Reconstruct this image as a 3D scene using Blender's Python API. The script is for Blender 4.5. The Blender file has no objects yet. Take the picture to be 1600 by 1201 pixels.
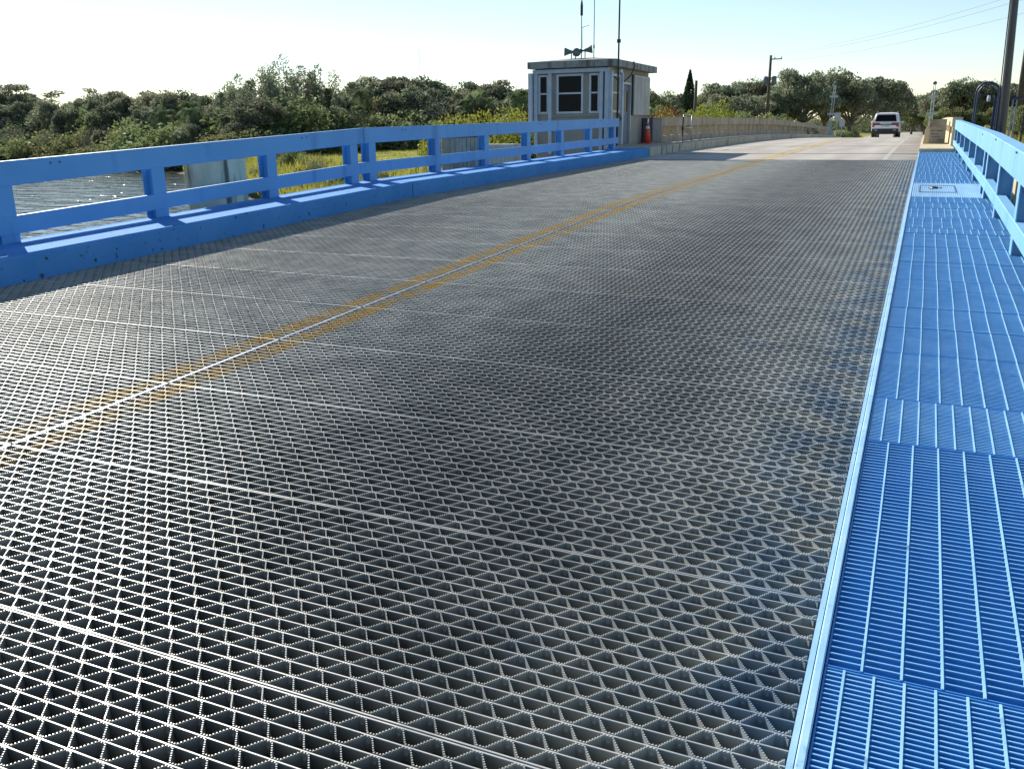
import bpy, bmesh, math, random
import numpy as np
from mathutils import Vector, Matrix

random.seed(7)
RNG = np.random.default_rng(11)
R = math.radians
SC = bpy.context.scene
COL = SC.collection

# ------------------------------------------------------------------ camera, sky, sun, exposure
EYE = Vector((0.0, 0.0, 1.6))
YAW, PITCH, ROLL, FOC = 0.4266, 0.2823, -0.0119, 1379.7
_fw = Vector((-math.sin(YAW) * math.cos(PITCH), math.cos(YAW) * math.cos(PITCH), -math.sin(PITCH)))
_r0 = Vector((math.cos(YAW), math.sin(YAW), 0))
_u0 = _r0.cross(_fw)
_rt = math.cos(ROLL) * _r0 + math.sin(ROLL) * _u0
_up = -math.sin(ROLL) * _r0 + math.cos(ROLL) * _u0
cam_data = bpy.data.cameras.new('camera')
cam_data.sensor_width = 36
cam_data.lens = FOC / 1600 * 36
cam_data.clip_start = 0.05
cam_data.clip_end = 6000
cam = bpy.data.objects.new('camera', cam_data)
COL.objects.link(cam)
cam.matrix_world = Matrix(((_rt.x, _up.x, -_fw.x, EYE.x), (_rt.y, _up.y, -_fw.y, EYE.y),
                           (_rt.z, _up.z, -_fw.z, EYE.z), (0, 0, 0, 1)))
SC.camera = cam

SUN_EL = R(31.5)
SUN_AZ = R(-56)          # measured from +Y towards +X
world = bpy.data.worlds.new('World')
SC.world = world
world.use_nodes = True
wn = world.node_tree.nodes
wl = world.node_tree.links
sky = wn.new('ShaderNodeTexSky')
sky.sky_type = 'NISHITA'
sky.sun_disc = False
sky.sun_elevation = SUN_EL
sky.sun_rotation = SUN_AZ
sky.air_density = 1.0
sky.dust_density = 0.1
sky.ozone_density = 1.9
bg = wn['Background']
bg.inputs['Strength'].default_value = 0.095
wl.new(sky.outputs[0], bg.inputs['Color'])

sun_data = bpy.data.lights.new('sun', 'SUN')
sun_data.energy = 4.9
sun_data.angle = R(0.5)
sun_data.color = (1.0, 0.95, 0.86)
sun = bpy.data.objects.new('sun', sun_data)
COL.objects.link(sun)
_sd = Vector((math.sin(SUN_AZ) * math.cos(SUN_EL), math.cos(SUN_AZ) * math.cos(SUN_EL), math.sin(SUN_EL)))
sun.rotation_euler = _sd.to_track_quat('Z', 'Y').to_euler()

SC.view_settings.view_transform = 'Standard'
SC.view_settings.look = 'None'
SC.view_settings.gamma = 1
SC.view_settings.use_curve_mapping = False
SC.view_settings.exposure = 0.6
SC.cycles.use_denoising = True
SC.cycles.max_bounces = 8
SC.cycles.transparent_max_bounces = 8

# ------------------------------------------------------------------ helpers
def tag(o, label=None, cat=None, group=None, kind=None):
    if label: o['label'] = label
    if cat: o['category'] = cat
    if group: o['group'] = group
    if kind: o['kind'] = kind
    return o

def empty(name, loc=(0, 0, 0), rz=0.0, label=None, cat=None, group=None):
    o = bpy.data.objects.new(name, None)
    COL.objects.link(o)
    o.location = loc
    o.rotation_euler = (0, 0, rz)
    o.empty_display_size = 0.2
    return tag(o, label, cat, group)

def link(name, me, parent=None, loc=(0, 0, 0)):
    o = bpy.data.objects.new(name, me)
    COL.objects.link(o)
    o.location = loc
    if parent is not None:
        o.parent = parent
    return o

def copy_tree(o, parent=None):
    c = o.copy()
    COL.objects.link(c)
    if parent is not None:
        c.parent = parent
    for ch in list(o.children):
        copy_tree(ch, c)
    return c

class MB:
    """collects simple shapes, then builds ONE mesh"""
    def __init__(s):
        s.v = []; s.f = []; s.m = []
    def add(s, vs, fs, mi=0):
        n = len(s.v)
        s.v += [tuple(p) for p in vs]
        s.f += [tuple(i + n for i in f) for f in fs]
        s.m += [mi] * len(fs)
        return s
    def box(s, x0, x1, y0, y1, z0, z1, mi=0):
        return s.hexa([(x0, y0, z0), (x1, y0, z0), (x1, y1, z0), (x0, y1, z0),
                       (x0, y0, z1), (x1, y0, z1), (x1, y1, z1), (x0, y1, z1)], mi)
    def hexa(s, p, mi=0):
        return s.add(p, [(3, 2, 1, 0), (4, 5, 6, 7), (0, 1, 5, 4), (1, 2, 6, 5), (2, 3, 7, 6), (3, 0, 4, 7)], mi)
    def sbox(s, x0, x1, y0, y1, zb0, zt0, zb1, zt1, mi=0):
        """box that follows a slope along y"""
        return s.hexa([(x0, y0, zb0), (x1, y0, zb0), (x1, y1, zb1), (x0, y1, zb1),
                       (x0, y0, zt0), (x1, y0, zt0), (x1, y1, zt1), (x0, y1, zt1)], mi)
    def tube(s, pts, rad, n=8, mi=0, caps=True):
        pts = [Vector(p) for p in pts]
        if not hasattr(rad, '__len__'): rad = [rad] * len(pts)
        base = len(s.v)
        a0 = None
        for i, p in enumerate(pts):
            d = (pts[min(i + 1, len(pts) - 1)] - pts[max(i - 1, 0)])
            d = d.normalized() if d.length > 1e-9 else Vector((0, 0, 1))
            if a0 is None:
                a0 = d.orthogonal().normalized()
            a = (a0 - d * a0.dot(d))
            a = a.normalized() if a.length > 1e-6 else d.orthogonal().normalized()
            a0 = a
            b = d.cross(a)
            for k in range(n):
                t = 2 * math.pi * k / n
                s.v.append(tuple(p + (a * math.cos(t) + b * math.sin(t)) * rad[i]))
        for i in range(len(pts) - 1):
            for k in range(n):
                k2 = (k + 1) % n
                s.f.append((base + i * n + k, base + i * n + k2, base + (i + 1) * n + k2, base + (i + 1) * n + k))
                s.m.append(mi)
        if caps:
            s.f.append(tuple(base + k for k in range(n))[::-1]); s.m.append(mi)
            s.f.append(tuple(base + (len(pts) - 1) * n + k for k in range(n))); s.m.append(mi)
        return s
    def lathe(s, prof, c=(0, 0, 0), n=16, mi=0):
        base = len(s.v)
        for r, z in prof:
            for k in range(n):
                t = 2 * math.pi * k / n
                s.v.append((c[0] + r * math.cos(t), c[1] + r * math.sin(t), c[2] + z))
        for i in range(len(prof) - 1):
            for k in range(n):
                k2 = (k + 1) % n
                s.f.append((base + i * n + k, base + i * n + k2, base + (i + 1) * n + k2, base + (i + 1) * n + k)); s.m.append(mi)
        s.f.append(tuple(base + k for k in range(n))[::-1]); s.m.append(mi)
        s.f.append(tuple(base + (len(prof) - 1) * n + k for k in range(n))); s.m.append(mi)
        return s
    def mesh(s, name, mats, smooth=False, bevel=0.0):
        me = bpy.data.meshes.new(name)
        me.from_pydata(s.v, [], s.f)
        if not isinstance(mats, (list, tuple)): mats = [mats]
        for m in mats: me.materials.append(m)
        if len(mats) > 1:
            me.polygons.foreach_set('material_index', s.m)
        if bevel > 0:
            bm = bmesh.new(); bm.from_mesh(me)
            bmesh.ops.bevel(bm, geom=bm.edges[:], offset=bevel, segments=1, affect='EDGES', profile=0.5)
            bm.to_mesh(me); bm.free()
        if smooth:
            me.polygons.foreach_set('use_smooth', [True] * len(me.polygons))
        me.update()
        return me
    def build(s, name, mats, parent=None, loc=(0, 0, 0), smooth=False, bevel=0.0):
        return link(name, s.mesh(name, mats, smooth, bevel), parent, loc)

def fast_mesh(name, verts, faces, mats, mi=None):
    """numpy arrays, all faces the same size"""
    me = bpy.data.meshes.new(name)
    k = faces.shape[1]
    me.vertices.add(len(verts)); me.vertices.foreach_set('co', np.asarray(verts, dtype=np.float32).ravel())
    me.loops.add(faces.size); me.loops.foreach_set('vertex_index', faces.astype(np.int32).ravel())
    me.polygons.add(len(faces)); me.polygons.foreach_set('loop_start', np.arange(0, faces.size, k, dtype=np.int32))
    for m in (mats if isinstance(mats, (list, tuple)) else [mats]): me.materials.append(m)
    if mi is not None: me.polygons.foreach_set('material_index', mi.astype(np.int32))
    me.polygons.foreach_set('use_smooth', np.zeros(len(faces), dtype=bool))
    me.update(calc_edges=True)
    return me

# ------------------------------------------------------------------ materials
def mat(name, c1, c2=None, rough=0.6, metal=0.0, scale=4.0, bump=0.0, bscale=60.0, detail=5.0, world_pos=True,
        contrast=(0.35, 0.65), spec=0.5, stain=None, stain_scale=1.2, stain_at=(0.58, 0.7), streak=False, rand=0.0):
    m = bpy.data.materials.new(name); m.use_nodes = True
    nt = m.node_tree; N = nt.nodes; L = nt.links
    b = N['Principled BSDF']
    b.inputs['Roughness'].default_value = rough
    b.inputs['Metallic'].default_value = metal
    b.inputs['Specular IOR Level'].default_value = spec
    if world_pos:
        src = N.new('ShaderNodeNewGeometry').outputs['Position']
    else:
        src = N.new('ShaderNodeTexCoord').outputs['Object']
    n1 = N.new('ShaderNodeTexNoise'); n1.inputs['Scale'].default_value = scale; n1.inputs['Detail'].default_value = detail
    L.new(src, n1.inputs['Vector'])
    ramp = N.new('ShaderNodeValToRGB')
    ramp.color_ramp.elements[0].position = contrast[0]; ramp.color_ramp.elements[1].position = contrast[1]
    ramp.color_ramp.elements[0].color = (*c1, 1); ramp.color_ramp.elements[1].color = (*(c2 or c1), 1)
    L.new(n1.outputs['Fac'], ramp.inputs['Fac'])
    out = ramp.outputs['Color']
    if stain is not None:
        n2 = N.new('ShaderNodeTexNoise'); n2.inputs['Scale'].default_value = stain_scale; n2.inputs['Detail'].default_value = 8
        if streak:
            mp = N.new('ShaderNodeMapping'); mp.inputs['Scale'].default_value = (1, 1, 0.12)
            L.new(src, mp.inputs['Vector']); L.new(mp.outputs[0], n2.inputs['Vector'])
        else:
            L.new(src, n2.inputs['Vector'])
        mr = N.new('ShaderNodeMapRange'); mr.inputs['From Min'].default_value = stain_at[0]; mr.inputs['From Max'].default_value = stain_at[1]
        L.new(n2.outputs['Fac'], mr.inputs['Value'])
        mx = N.new('ShaderNodeMix'); mx.data_type = 'RGBA'
        L.new(mr.outputs['Result'], mx.inputs['Factor'])
        L.new(out, mx.inputs['A']); mx.inputs['B'].default_value = (*stain, 1)
        out = mx.outputs['Result']
    if rand > 0:
        oi = N.new('ShaderNodeObjectInfo')
        hs = N.new('ShaderNodeHueSaturation')
        mr = N.new('ShaderNodeMapRange'); mr.inputs['To Min'].default_value = 1 - rand; mr.inputs['To Max'].default_value = 1 + rand
        L.new(oi.outputs['Random'], mr.inputs['Value']); L.new(mr.outputs['Result'], hs.inputs['Value'])
        L.new(out, hs.inputs['Color']); out = hs.outputs['Color']
    L.new(out, b.inputs['Base Color'])
    if bump > 0:
        nb = N.new('ShaderNodeTexNoise'); nb.inputs['Scale'].default_value = bscale; nb.inputs['Detail'].default_value = 6
        L.new(src, nb.inputs['Vector'])
        bp = N.new('ShaderNodeBump'); bp.inputs['Strength'].default_value = bump; bp.inputs['Distance'].default_value = 0.01
        L.new(nb.outputs['Fac'], bp.inputs['Height']); L.new(bp.outputs['Normal'], b.inputs['Normal'])
    return m

def leaf_mat(name, c1, c2, rand=0.25, scale=0.9, trans=0.45, hue=0.02):
    m = bpy.data.materials.new(name); m.use_nodes = True
    nt = m.node_tree; N = nt.nodes; L = nt.links
    for n in list(N): N.remove(n)
    out = N.new('ShaderNodeOutputMaterial')
    tc = N.new('ShaderNodeNewGeometry')
    nz = N.new('ShaderNodeTexNoise'); nz.inputs['Scale'].default_value = scale; nz.inputs['Detail'].default_value = 3
    L.new(tc.outputs['Position'], nz.inputs['Vector'])
    rp = N.new('ShaderNodeValToRGB'); rp.color_ramp.elements[0].position = 0.35; rp.color_ramp.elements[1].position = 0.65
    rp.color_ramp.elements[0].color = (*c1, 1); rp.color_ramp.elements[1].color = (*c2, 1)
    L.new(nz.outputs['Fac'], rp.inputs['Fac'])
    oi = N.new('ShaderNodeObjectInfo')
    hs = N.new('ShaderNodeHueSaturation')
    mv = N.new('ShaderNodeMapRange'); mv.inputs['To Min'].default_value = 1 - rand; mv.inputs['To Max'].default_value = 1 + rand
    L.new(oi.outputs['Random'], mv.inputs['Value']); L.new(mv.outputs['Result'], hs.inputs['Value'])
    mh = N.new('ShaderNodeMath'); mh.operation = 'MULTIPLY'; mh.inputs[1].default_value = 7.31
    L.new(oi.outputs['Random'], mh.inputs[0])
    fr = N.new('ShaderNodeMath'); fr.operation = 'FRACT'; L.new(mh.outputs[0], fr.inputs[0])
    m2 = N.new('ShaderNodeMapRange'); m2.inputs['To Min'].default_value = 0.5 - hue; m2.inputs['To Max'].default_value = 0.5 + hue
    L.new(fr.outputs[0], m2.inputs['Value']); L.new(m2.outputs['Result'], hs.inputs['Hue'])
    L.new(rp.outputs['Color'], hs.inputs['Color'])
    d = N.new('ShaderNodeBsdfDiffuse'); t = N.new('ShaderNodeBsdfTranslucent'); g = N.new('ShaderNodeBsdfGlossy')
    g.inputs['Roughness'].default_value = 0.45; g.inputs['Color'].default_value = (0.6, 0.65, 0.6, 1)
    L.new(hs.outputs['Color'], d.inputs['Color']); L.new(hs.outputs['Color'], t.inputs['Color'])
    mx = N.new('ShaderNodeMixShader'); mx.inputs[0].default_value = trans
    L.new(d.outputs[0], mx.inputs[1]); L.new(t.outputs[0], mx.inputs[2])
    mg = N.new('ShaderNodeMixShader'); mg.inputs[0].default_value = 0.03
    L.new(mx.outputs[0], mg.inputs[1]); L.new(g.outputs[0], mg.inputs[2])
    L.new(mg.outputs[0], out.inputs['Surface'])
    return m

BLUE1, BLUE2 = (0.09, 0.31, 0.64), (0.11, 0.35, 0.69)
M_blue = mat('blue_paint', BLUE1, BLUE2, rough=0.5, scale=1.3, bump=0.12, bscale=35, stain=(0.06, 0.22, 0.52), stain_scale=3.5, stain_at=(0.58, 0.72), streak=True)
M_blue_worn = mat('blue_paint_worn', (0.075, 0.27, 0.60), (0.10, 0.31, 0.66), rough=0.85, spec=0.2, scale=1.7, bump=0.35, bscale=120, stain=(0.06, 0.085, 0.13), stain_scale=14, stain_at=(0.63, 0.68))
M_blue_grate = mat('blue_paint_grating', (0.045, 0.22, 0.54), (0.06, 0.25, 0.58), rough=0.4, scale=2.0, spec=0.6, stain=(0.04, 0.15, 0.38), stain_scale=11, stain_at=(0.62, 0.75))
M_blue_light = mat('pale_blue_paint', (0.28, 0.50, 0.72), (0.38, 0.60, 0.78), rough=0.4, scale=6, bump=0.1, bscale=90, stain=(0.14, 0.24, 0.36), stain_scale=14, stain_at=(0.62, 0.75))
M_blue_rail = M_blue
M_blue_sunlit = mat('sunlit_blue_paint', (0.18, 0.43, 0.68), (0.23, 0.48, 0.72), rough=0.5, scale=1.1, bump=0.12, bscale=35, stain=(0.13, 0.32, 0.54), stain_scale=3.0, stain_at=(0.6, 0.75), streak=True)  # paler copy of the rail blue, sunlight painted in for the right railing
M_bartop = mat('worn_sunlit_bar_tops', (0.17, 0.43, 0.72), (0.25, 0.52, 0.78), rough=0.4, scale=5, stain=(0.12, 0.33, 0.60), stain_scale=9, stain_at=(0.6, 0.75))  # walkway bar tops: wear, plus the sun's gloss put into the paler colour
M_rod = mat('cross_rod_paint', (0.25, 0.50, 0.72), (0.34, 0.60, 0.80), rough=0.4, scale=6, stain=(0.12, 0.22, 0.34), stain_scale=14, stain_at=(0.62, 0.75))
M_conc = mat('concrete', (0.30, 0.28, 0.23), (0.40, 0.37, 0.31), rough=0.9, scale=2.5, bump=0.3, bscale=50, stain=(0.16, 0.15, 0.13), stain_scale=1.5, stain_at=(0.55, 0.75))
M_conc_old = mat('weathered_concrete', (0.42, 0.38, 0.29), (0.56, 0.51, 0.39), rough=0.95, scale=3, bump=0.5, bscale=30, stain=(0.10, 0.09, 0.07), stain_scale=5.5, stain_at=(0.56, 0.68), streak=True)
M_cream = mat('cream_masonry_paint', (0.50, 0.41, 0.26), (0.60, 0.50, 0.33), rough=0.85, scale=2.5, bump=0.25, bscale=45, stain=(0.34, 0.27, 0.17), stain_scale=3, stain_at=(0.55, 0.75), streak=True)
M_parapet = mat('parapet_concrete', (0.36, 0.30, 0.22), (0.46, 0.39, 0.29), rough=0.9, scale=1.5, bump=0.3, bscale=40, stain=(0.22, 0.18, 0.13), stain_scale=2.5, stain_at=(0.5, 0.75), streak=True)
M_stucco = mat('house_stucco', (0.31, 0.29, 0.25), (0.37, 0.34, 0.29), rough=0.9, scale=2.0, bump=0.3, bscale=60, stain=(0.20, 0.20, 0.19), stain_scale=2, stain_at=(0.55, 0.8), streak=True)
M_roof = mat('roof_edge', (0.25, 0.26, 0.24), (0.34, 0.34, 0.31), rough=0.9, scale=5, bump=0.3, bscale=60, stain=(0.09, 0.09, 0.085), stain_scale=4, stain_at=(0.5, 0.7), streak=True)
M_trim = mat('pale_trim', (0.40, 0.48, 0.56), (0.50, 0.57, 0.63), rough=0.5, scale=4)
M_white = mat('white_frame', (0.52, 0.56, 0.60), (0.60, 0.63, 0.66), rough=0.5, scale=4)
M_shutter = mat('metal_shutter', (0.48, 0.49, 0.48), (0.56, 0.57, 0.55), rough=0.45, metal=0.3, scale=2, stain=(0.36, 0.37, 0.36), stain_scale=3, stain_at=(0.5, 0.7), streak=True)
M_door = mat('blue_grey_door', (0.09, 0.13, 0.20), (0.12, 0.165, 0.24), rough=0.5, scale=3)
M_dark = mat('dark_steel', (0.025, 0.028, 0.032), (0.04, 0.042, 0.046), rough=0.7, scale=5, stain=(0.06, 0.04, 0.028), stain_scale=3, stain_at=(0.6, 0.7))
M_galv = mat('galvanised_steel', (0.30, 0.32, 0.34), (0.40, 0.42, 0.43), rough=0.45, metal=0.6, scale=8)
M_bronze = mat('dark_pole_paint', (0.05, 0.045, 0.045), (0.07, 0.062, 0.06), rough=0.33, metal=0.4, scale=3, spec=0.7)
M_wood = mat('pole_wood', (0.07, 0.055, 0.045), (0.12, 0.095, 0.075), rough=0.9, scale=8)
M_bark = mat('bark', (0.10, 0.085, 0.07), (0.19, 0.17, 0.14), rough=0.95, scale=3, bump=0.4, bscale=12)
M_horn = mat('horn_grey_green', (0.10, 0.14, 0.14), (0.14, 0.18, 0.18), rough=0.5, scale=10)
M_navy = mat('dark_blue_steel', (0.015, 0.03, 0.07), (0.02, 0.04, 0.09), rough=0.45, scale=6)
M_orange = mat('orange_plastic', (0.62, 0.06, 0.03), (0.70, 0.085, 0.04), rough=0.45, scale=8)
M_reflect = mat('white_collar', (0.72, 0.72, 0.72), (0.78, 0.78, 0.78), rough=0.4, scale=8)
M_black = mat('black_rubber', (0.012, 0.012, 0.013), (0.02, 0.02, 0.02), rough=0.6, scale=8)
M_carw = mat('white_car_paint', (0.80, 0.81, 0.82), (0.82, 0.83, 0.84), rough=0.18, scale=2, spec=0.6)
M_carp = mat('dark_car_plastic', (0.02, 0.022, 0.025), (0.03, 0.03, 0.033), rough=0.5, scale=6)
M_tail = mat('tail_lamp_red', (0.30, 0.01, 0.015), (0.36, 0.015, 0.02), rough=0.2, scale=6)
M_red = mat('red_lamp', (0.5, 0.03, 0.02), (0.6, 0.04, 0.03), rough=0.3, scale=6)
M_sign = mat('sign_back', (0.42, 0.45, 0.46), (0.5, 0.52, 0.53), rough=0.5, scale=4)
M_plaque = mat('plaque_grey', (0.24, 0.23, 0.21), (0.32, 0.31, 0.28), rough=0.7, scale=20)
M_plaque_mark = mat('plaque_marks', (0.09, 0.09, 0.085), (0.12, 0.12, 0.11), rough=0.7, scale=20)

def glass_mat(name, tint, rough=0.06):
    m = bpy.data.materials.new(name); m.use_nodes = True
    b = m.node_tree.nodes['Principled BSDF']
    b.inputs['Base Color'].default_value = (*tint, 1)
    b.inputs['Roughness'].default_value = rough
    b.inputs['Specular IOR Level'].default_value = 0.08
    nz = m.node_tree.nodes.new('ShaderNodeTexNoise'); nz.inputs['Scale'].default_value = 3
    bp = m.node_tree.nodes.new('ShaderNodeBump'); bp.inputs['Strength'].default_value = 0.03
    m.node_tree.links.new(nz.outputs['Fac'], bp.inputs['Height']); m.node_tree.links.new(bp.outputs['Normal'], b.inputs['Normal'])
    return m
M_glass = glass_mat('window_glass', (0.008, 0.011, 0.016))

def deck_steel(nm, ca, cb, r0, r1, metal):
    """worn open steel grating: grey, yellow centre lines painted on it, blue overspray by the walkway"""
    m = bpy.data.materials.new(nm); m.use_nodes = True
    nt = m.node_tree; N = nt.nodes; L = nt.links
    b = N['Principled BSDF']
    geo = N.new('ShaderNodeNewGeometry')
    sep = N.new('ShaderNodeSeparateXYZ'); L.new(geo.outputs['Position'], sep.inputs[0])
    def noise(scale, detail=4, vec=None):
        n = N.new('ShaderNodeTexNoise'); n.inputs['Scale'].default_value = scale; n.inputs['Detail'].default_value = detail
        L.new(vec or geo.outputs['Position'], n.inputs['Vector']); return n.outputs['Fac']
    def math_(op, a, b_=None, c=None):
        n = N.new('ShaderNodeMath'); n.operation = op
        for i, x in enumerate((a, b_, c)):
            if x is None: continue
            if isinstance(x, (int, float)): n.inputs[i].default_value = x
            else: L.new(x, n.inputs[i])
        return n.outputs[0]
    def rng(v, a, b_, c=0.0, d=1.0, smooth=True):
        n = N.new('ShaderNodeMapRange'); n.interpolation_type = 'SMOOTHSTEP' if smooth else 'LINEAR'
        L.new(v, n.inputs['Value'])
        for k, x in zip(('From Min', 'From Max', 'To Min', 'To Max'), (a, b_, c, d)): n.inputs[k].default_value = x
        return n.outputs['Result']
    def mixc(f, a, b_):
        n = N.new('ShaderNodeMix'); n.data_type = 'RGBA'
        L.new(f, n.inputs['Factor'])
        for k, x in (('A', a), ('B', b_)):
            if isinstance(x, tuple): n.inputs[k].default_value = (*x, 1)
            else: L.new(x, n.inputs[k])
        return n.outputs['Result']
    X, Y = sep.outputs['X'], sep.outputs['Y']
    c = mixc(rng(noise(3.5), 0.35, 0.65), ca, cb)
    # oil and tyre grime down each lane
    def lane(x0, w, k):
        d = math_('ABSOLUTE', math_('SUBTRACT', X, x0))
        return math_('MULTIPLY', rng(d, 0.15, w, 1.0, 0.0), k)
    mp = N.new('ShaderNodeMapping'); mp.inputs['Scale'].default_value = (1.0, 0.10, 1); L.new(geo.outputs['Position'], mp.inputs['Vector'])
    gr = math_('MAXIMUM', lane(-1.85, 1.7, 0.5), lane(-6.3, 1.1, 0.2))
    gr = math_('MULTIPLY', gr, rng(noise(1.0, 3, mp.outputs[0]), 0.15, 0.6, 0.55, 1.0))
    c = mixc(gr, c, (0.055, 0.055, 0.055))
    # rust here and there
    c = mixc(math_('MULTIPLY', rng(noise(7, 6), 0.66, 0.76), 0.6), c, (0.12, 0.06, 0.035))
    # blue overspray beside the painted walkway edge
    ov = math_('MULTIPLY', rng(X, -0.75, -0.2), rng(noise(4.5, 5), 0.36, 0.62))
    ov2 = math_('MULTIPLY', rng(noise(1.7, 4), 0.63, 0.70), rng(X, -1.6, -0.9))
    c = mixc(math_('MULTIPLY', math_('MAXIMUM', ov, math_('MULTIPLY', ov2, 0.4)), 0.5), c, (0.05, 0.16, 0.30))
    # double yellow line
    dd = math_('ABSOLUTE', math_('SUBTRACT', X, -4.03))
    edge = math_('ADD', dd, math_('MULTIPLY', math_('SUBTRACT', noise(25, 3), 0.5), 0.03))
    ye = math_('MULTIPLY', rng(edge, 0.045, 0.055), rng(edge, 0.205, 0.215, 1.0, 0.0))
    ye = math_('MULTIPLY', ye, rng(noise(7, 6), 0.36, 0.54, 0.2, 1.0))
    ye = math_('MULTIPLY', ye, rng(Y, 1.5, 6.0, 0.45, 0.95))
    c = mixc(ye, c, (0.52, 0.35, 0.10))
    L.new(c, b.inputs['Base Color'])
    b.inputs['Metallic'].default_value = metal
    L.new(rng(noise(9, 4), 0.3, 0.7, r0, r1), b.inputs['Roughness'])
    b.inputs['Specular IOR Level'].default_value = 0.6
    return m
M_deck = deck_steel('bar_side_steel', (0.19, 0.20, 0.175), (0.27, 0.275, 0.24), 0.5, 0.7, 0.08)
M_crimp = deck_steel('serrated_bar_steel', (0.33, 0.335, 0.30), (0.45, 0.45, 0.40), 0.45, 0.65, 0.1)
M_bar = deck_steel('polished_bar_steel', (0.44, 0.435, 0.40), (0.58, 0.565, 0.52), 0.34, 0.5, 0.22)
M_strip = mat('joint_strip_steel', (0.24, 0.26, 0.28), (0.34, 0.36, 0.38), rough=0.35, metal=0.5, scale=3)

# ------------------------------------------------------------------ levels
WATER = -2.6
def prof(y):
    """height of the road surface"""
    ys = [-50, 13.31, 26, 32, 40, 47, 55, 62, 70, 80, 90, 100, 115, 140, 400]
    zs = [-1.85, 0.4925, 0.678, 0.745, 0.79, 0.81, 0.80, 0.76, 0.665, 0.52, 0.32, 0.12, -0.1, -0.2, -0.2]
    return float(np.interp(y, ys, zs))
XL, XC, XR = -7.856, -4.027, -0.132
YEND = 25.96

def shore_y(x):
    return np.interp(x, [-600, -300, -155, -81, -42, -20, -10, 4, 40, 300, 600], [330, 205, 114, 82, 48.8, 32, 28.5, 28.5, 38, 110, 200])
def sstep(a, b, v):
    t = np.clip((v - a) / (b - a), 0, 1); return t * t * (3 - 2 * t)
def ground_h(x, y):
    x = np.asarray(x, float); y = np.asarray(y, float)
    s = (y - shore_y(x)) * 0.75
    h = -3.3 + 0.8 * sstep(-6, 0.5, s) + 1.25 * sstep(0, 10, s) + 0.55 * sstep(15, 90, s)
    right = sstep(-30, -8, x) * sstep(34, 60, y)
    h = h + (np.maximum(-0.55, h) - h) * right
    h = h + 0.85 * sstep(85, 118, y) * sstep(-45, -18, x)
    pr = np.interp(y, [-50, 30, 40, 47, 55, 62, 70, 80, 90, 100, 115, 140, 400], [0.7, 0.7, 0.79, 0.81, 0.80, 0.76, 0.665, 0.52, 0.32, 0.12, -0.1, -0.2, -0.2])
    c = (1 - sstep(7.2, 15, np.abs(x + 4.0))) * sstep(29, 31, y)
    t = pr - 0.16
    h = h + (t - h) * c
    h = h + 0.06 * np.sin(x * 0.7 + 1.3 * np.sin(y * 0.3)) * np.sin(y * 0.6) * (1 - c) * (s > 2)
    return h

# ------------------------------------------------------------------ ground, water
def ground_mat():
    m = bpy.data.materials.new('grassy_ground'); m.use_nodes = True
    nt = m.node_tree; N = nt.nodes; L = nt.links; b = N['Principled BSDF']
    geo = N.new('ShaderNodeNewGeometry')
    def nz(s, d=5):
        n = N.new('ShaderNodeTexNoise'); n.inputs['Scale'].default_value = s; n.inputs['Detail'].default_value = d
        L.new(geo.outputs['Position'], n.inputs['Vector']); return n.outputs['Fac']
    r1 = N.new('ShaderNodeValToRGB'); L.new(nz(0.12), r1.inputs['Fac'])
    r1.color_ramp.elements[0].position = 0.35; r1.color_ramp.elements[0].color = (0.20, 0.205, 0.035, 1)
    r1.color_ramp.elements[1].position = 0.65; r1.color_ramp.elements[1].color = (0.42, 0.37, 0.07, 1)
    r2 = N.new('ShaderNodeValToRGB'); L.new(nz(2.5, 8), r2.inputs['Fac'])
    r2.color_ramp.elements[0].position = 0.3; r2.color_ramp.elements[0].color = (0.55, 0.55, 0.5, 1)
    r2.color_ramp.elements[1].position = 0.7; r2.color_ramp.elements[1].color = (1.15, 1.15, 1.1, 1)
    mx = N.new('ShaderNodeMix'); mx.data_type = 'RGBA'; mx.blend_type = 'MULTIPLY'; mx.inputs['Factor'].default_value = 1
    L.new(r1.outputs[0], mx.inputs['A']); L.new(r2.outputs[0], mx.inputs['B'])
    # mud near the water
    sp = N.new('ShaderNodeSeparateXYZ'); L.new(geo.outputs['Position'], sp.inputs[0])
    mr = N.new('ShaderNodeMapRange'); mr.inputs['From Min'].default_value = -2.3; mr.inputs['From Max'].default_value = -1.9
    L.new(sp.outputs['Z'], mr.inputs['Value'])
    m2 = N.new('ShaderNodeMix'); m2.data_type = 'RGBA'; L.new(mr.outputs[0], m2.inputs['Factor'])
    m2.inputs['A'].default_value = (0.05, 0.042, 0.028, 1); L.new(mx.outputs['Result'], m2.inputs['B'])
    L.new(m2.outputs['Result'], b.inputs['Base Color'])
    b.inputs['Roughness'].default_value = 0.95
    bp = N.new('ShaderNodeBump'); bp.inputs['Strength'].default_value = 0.8; bp.inputs['Distance'].default_value = 0.15
    L.new(nz(6, 6), bp.inputs['Height']); L.new(bp.outputs['Normal'], b.inputs['Normal'])
    return m

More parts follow.
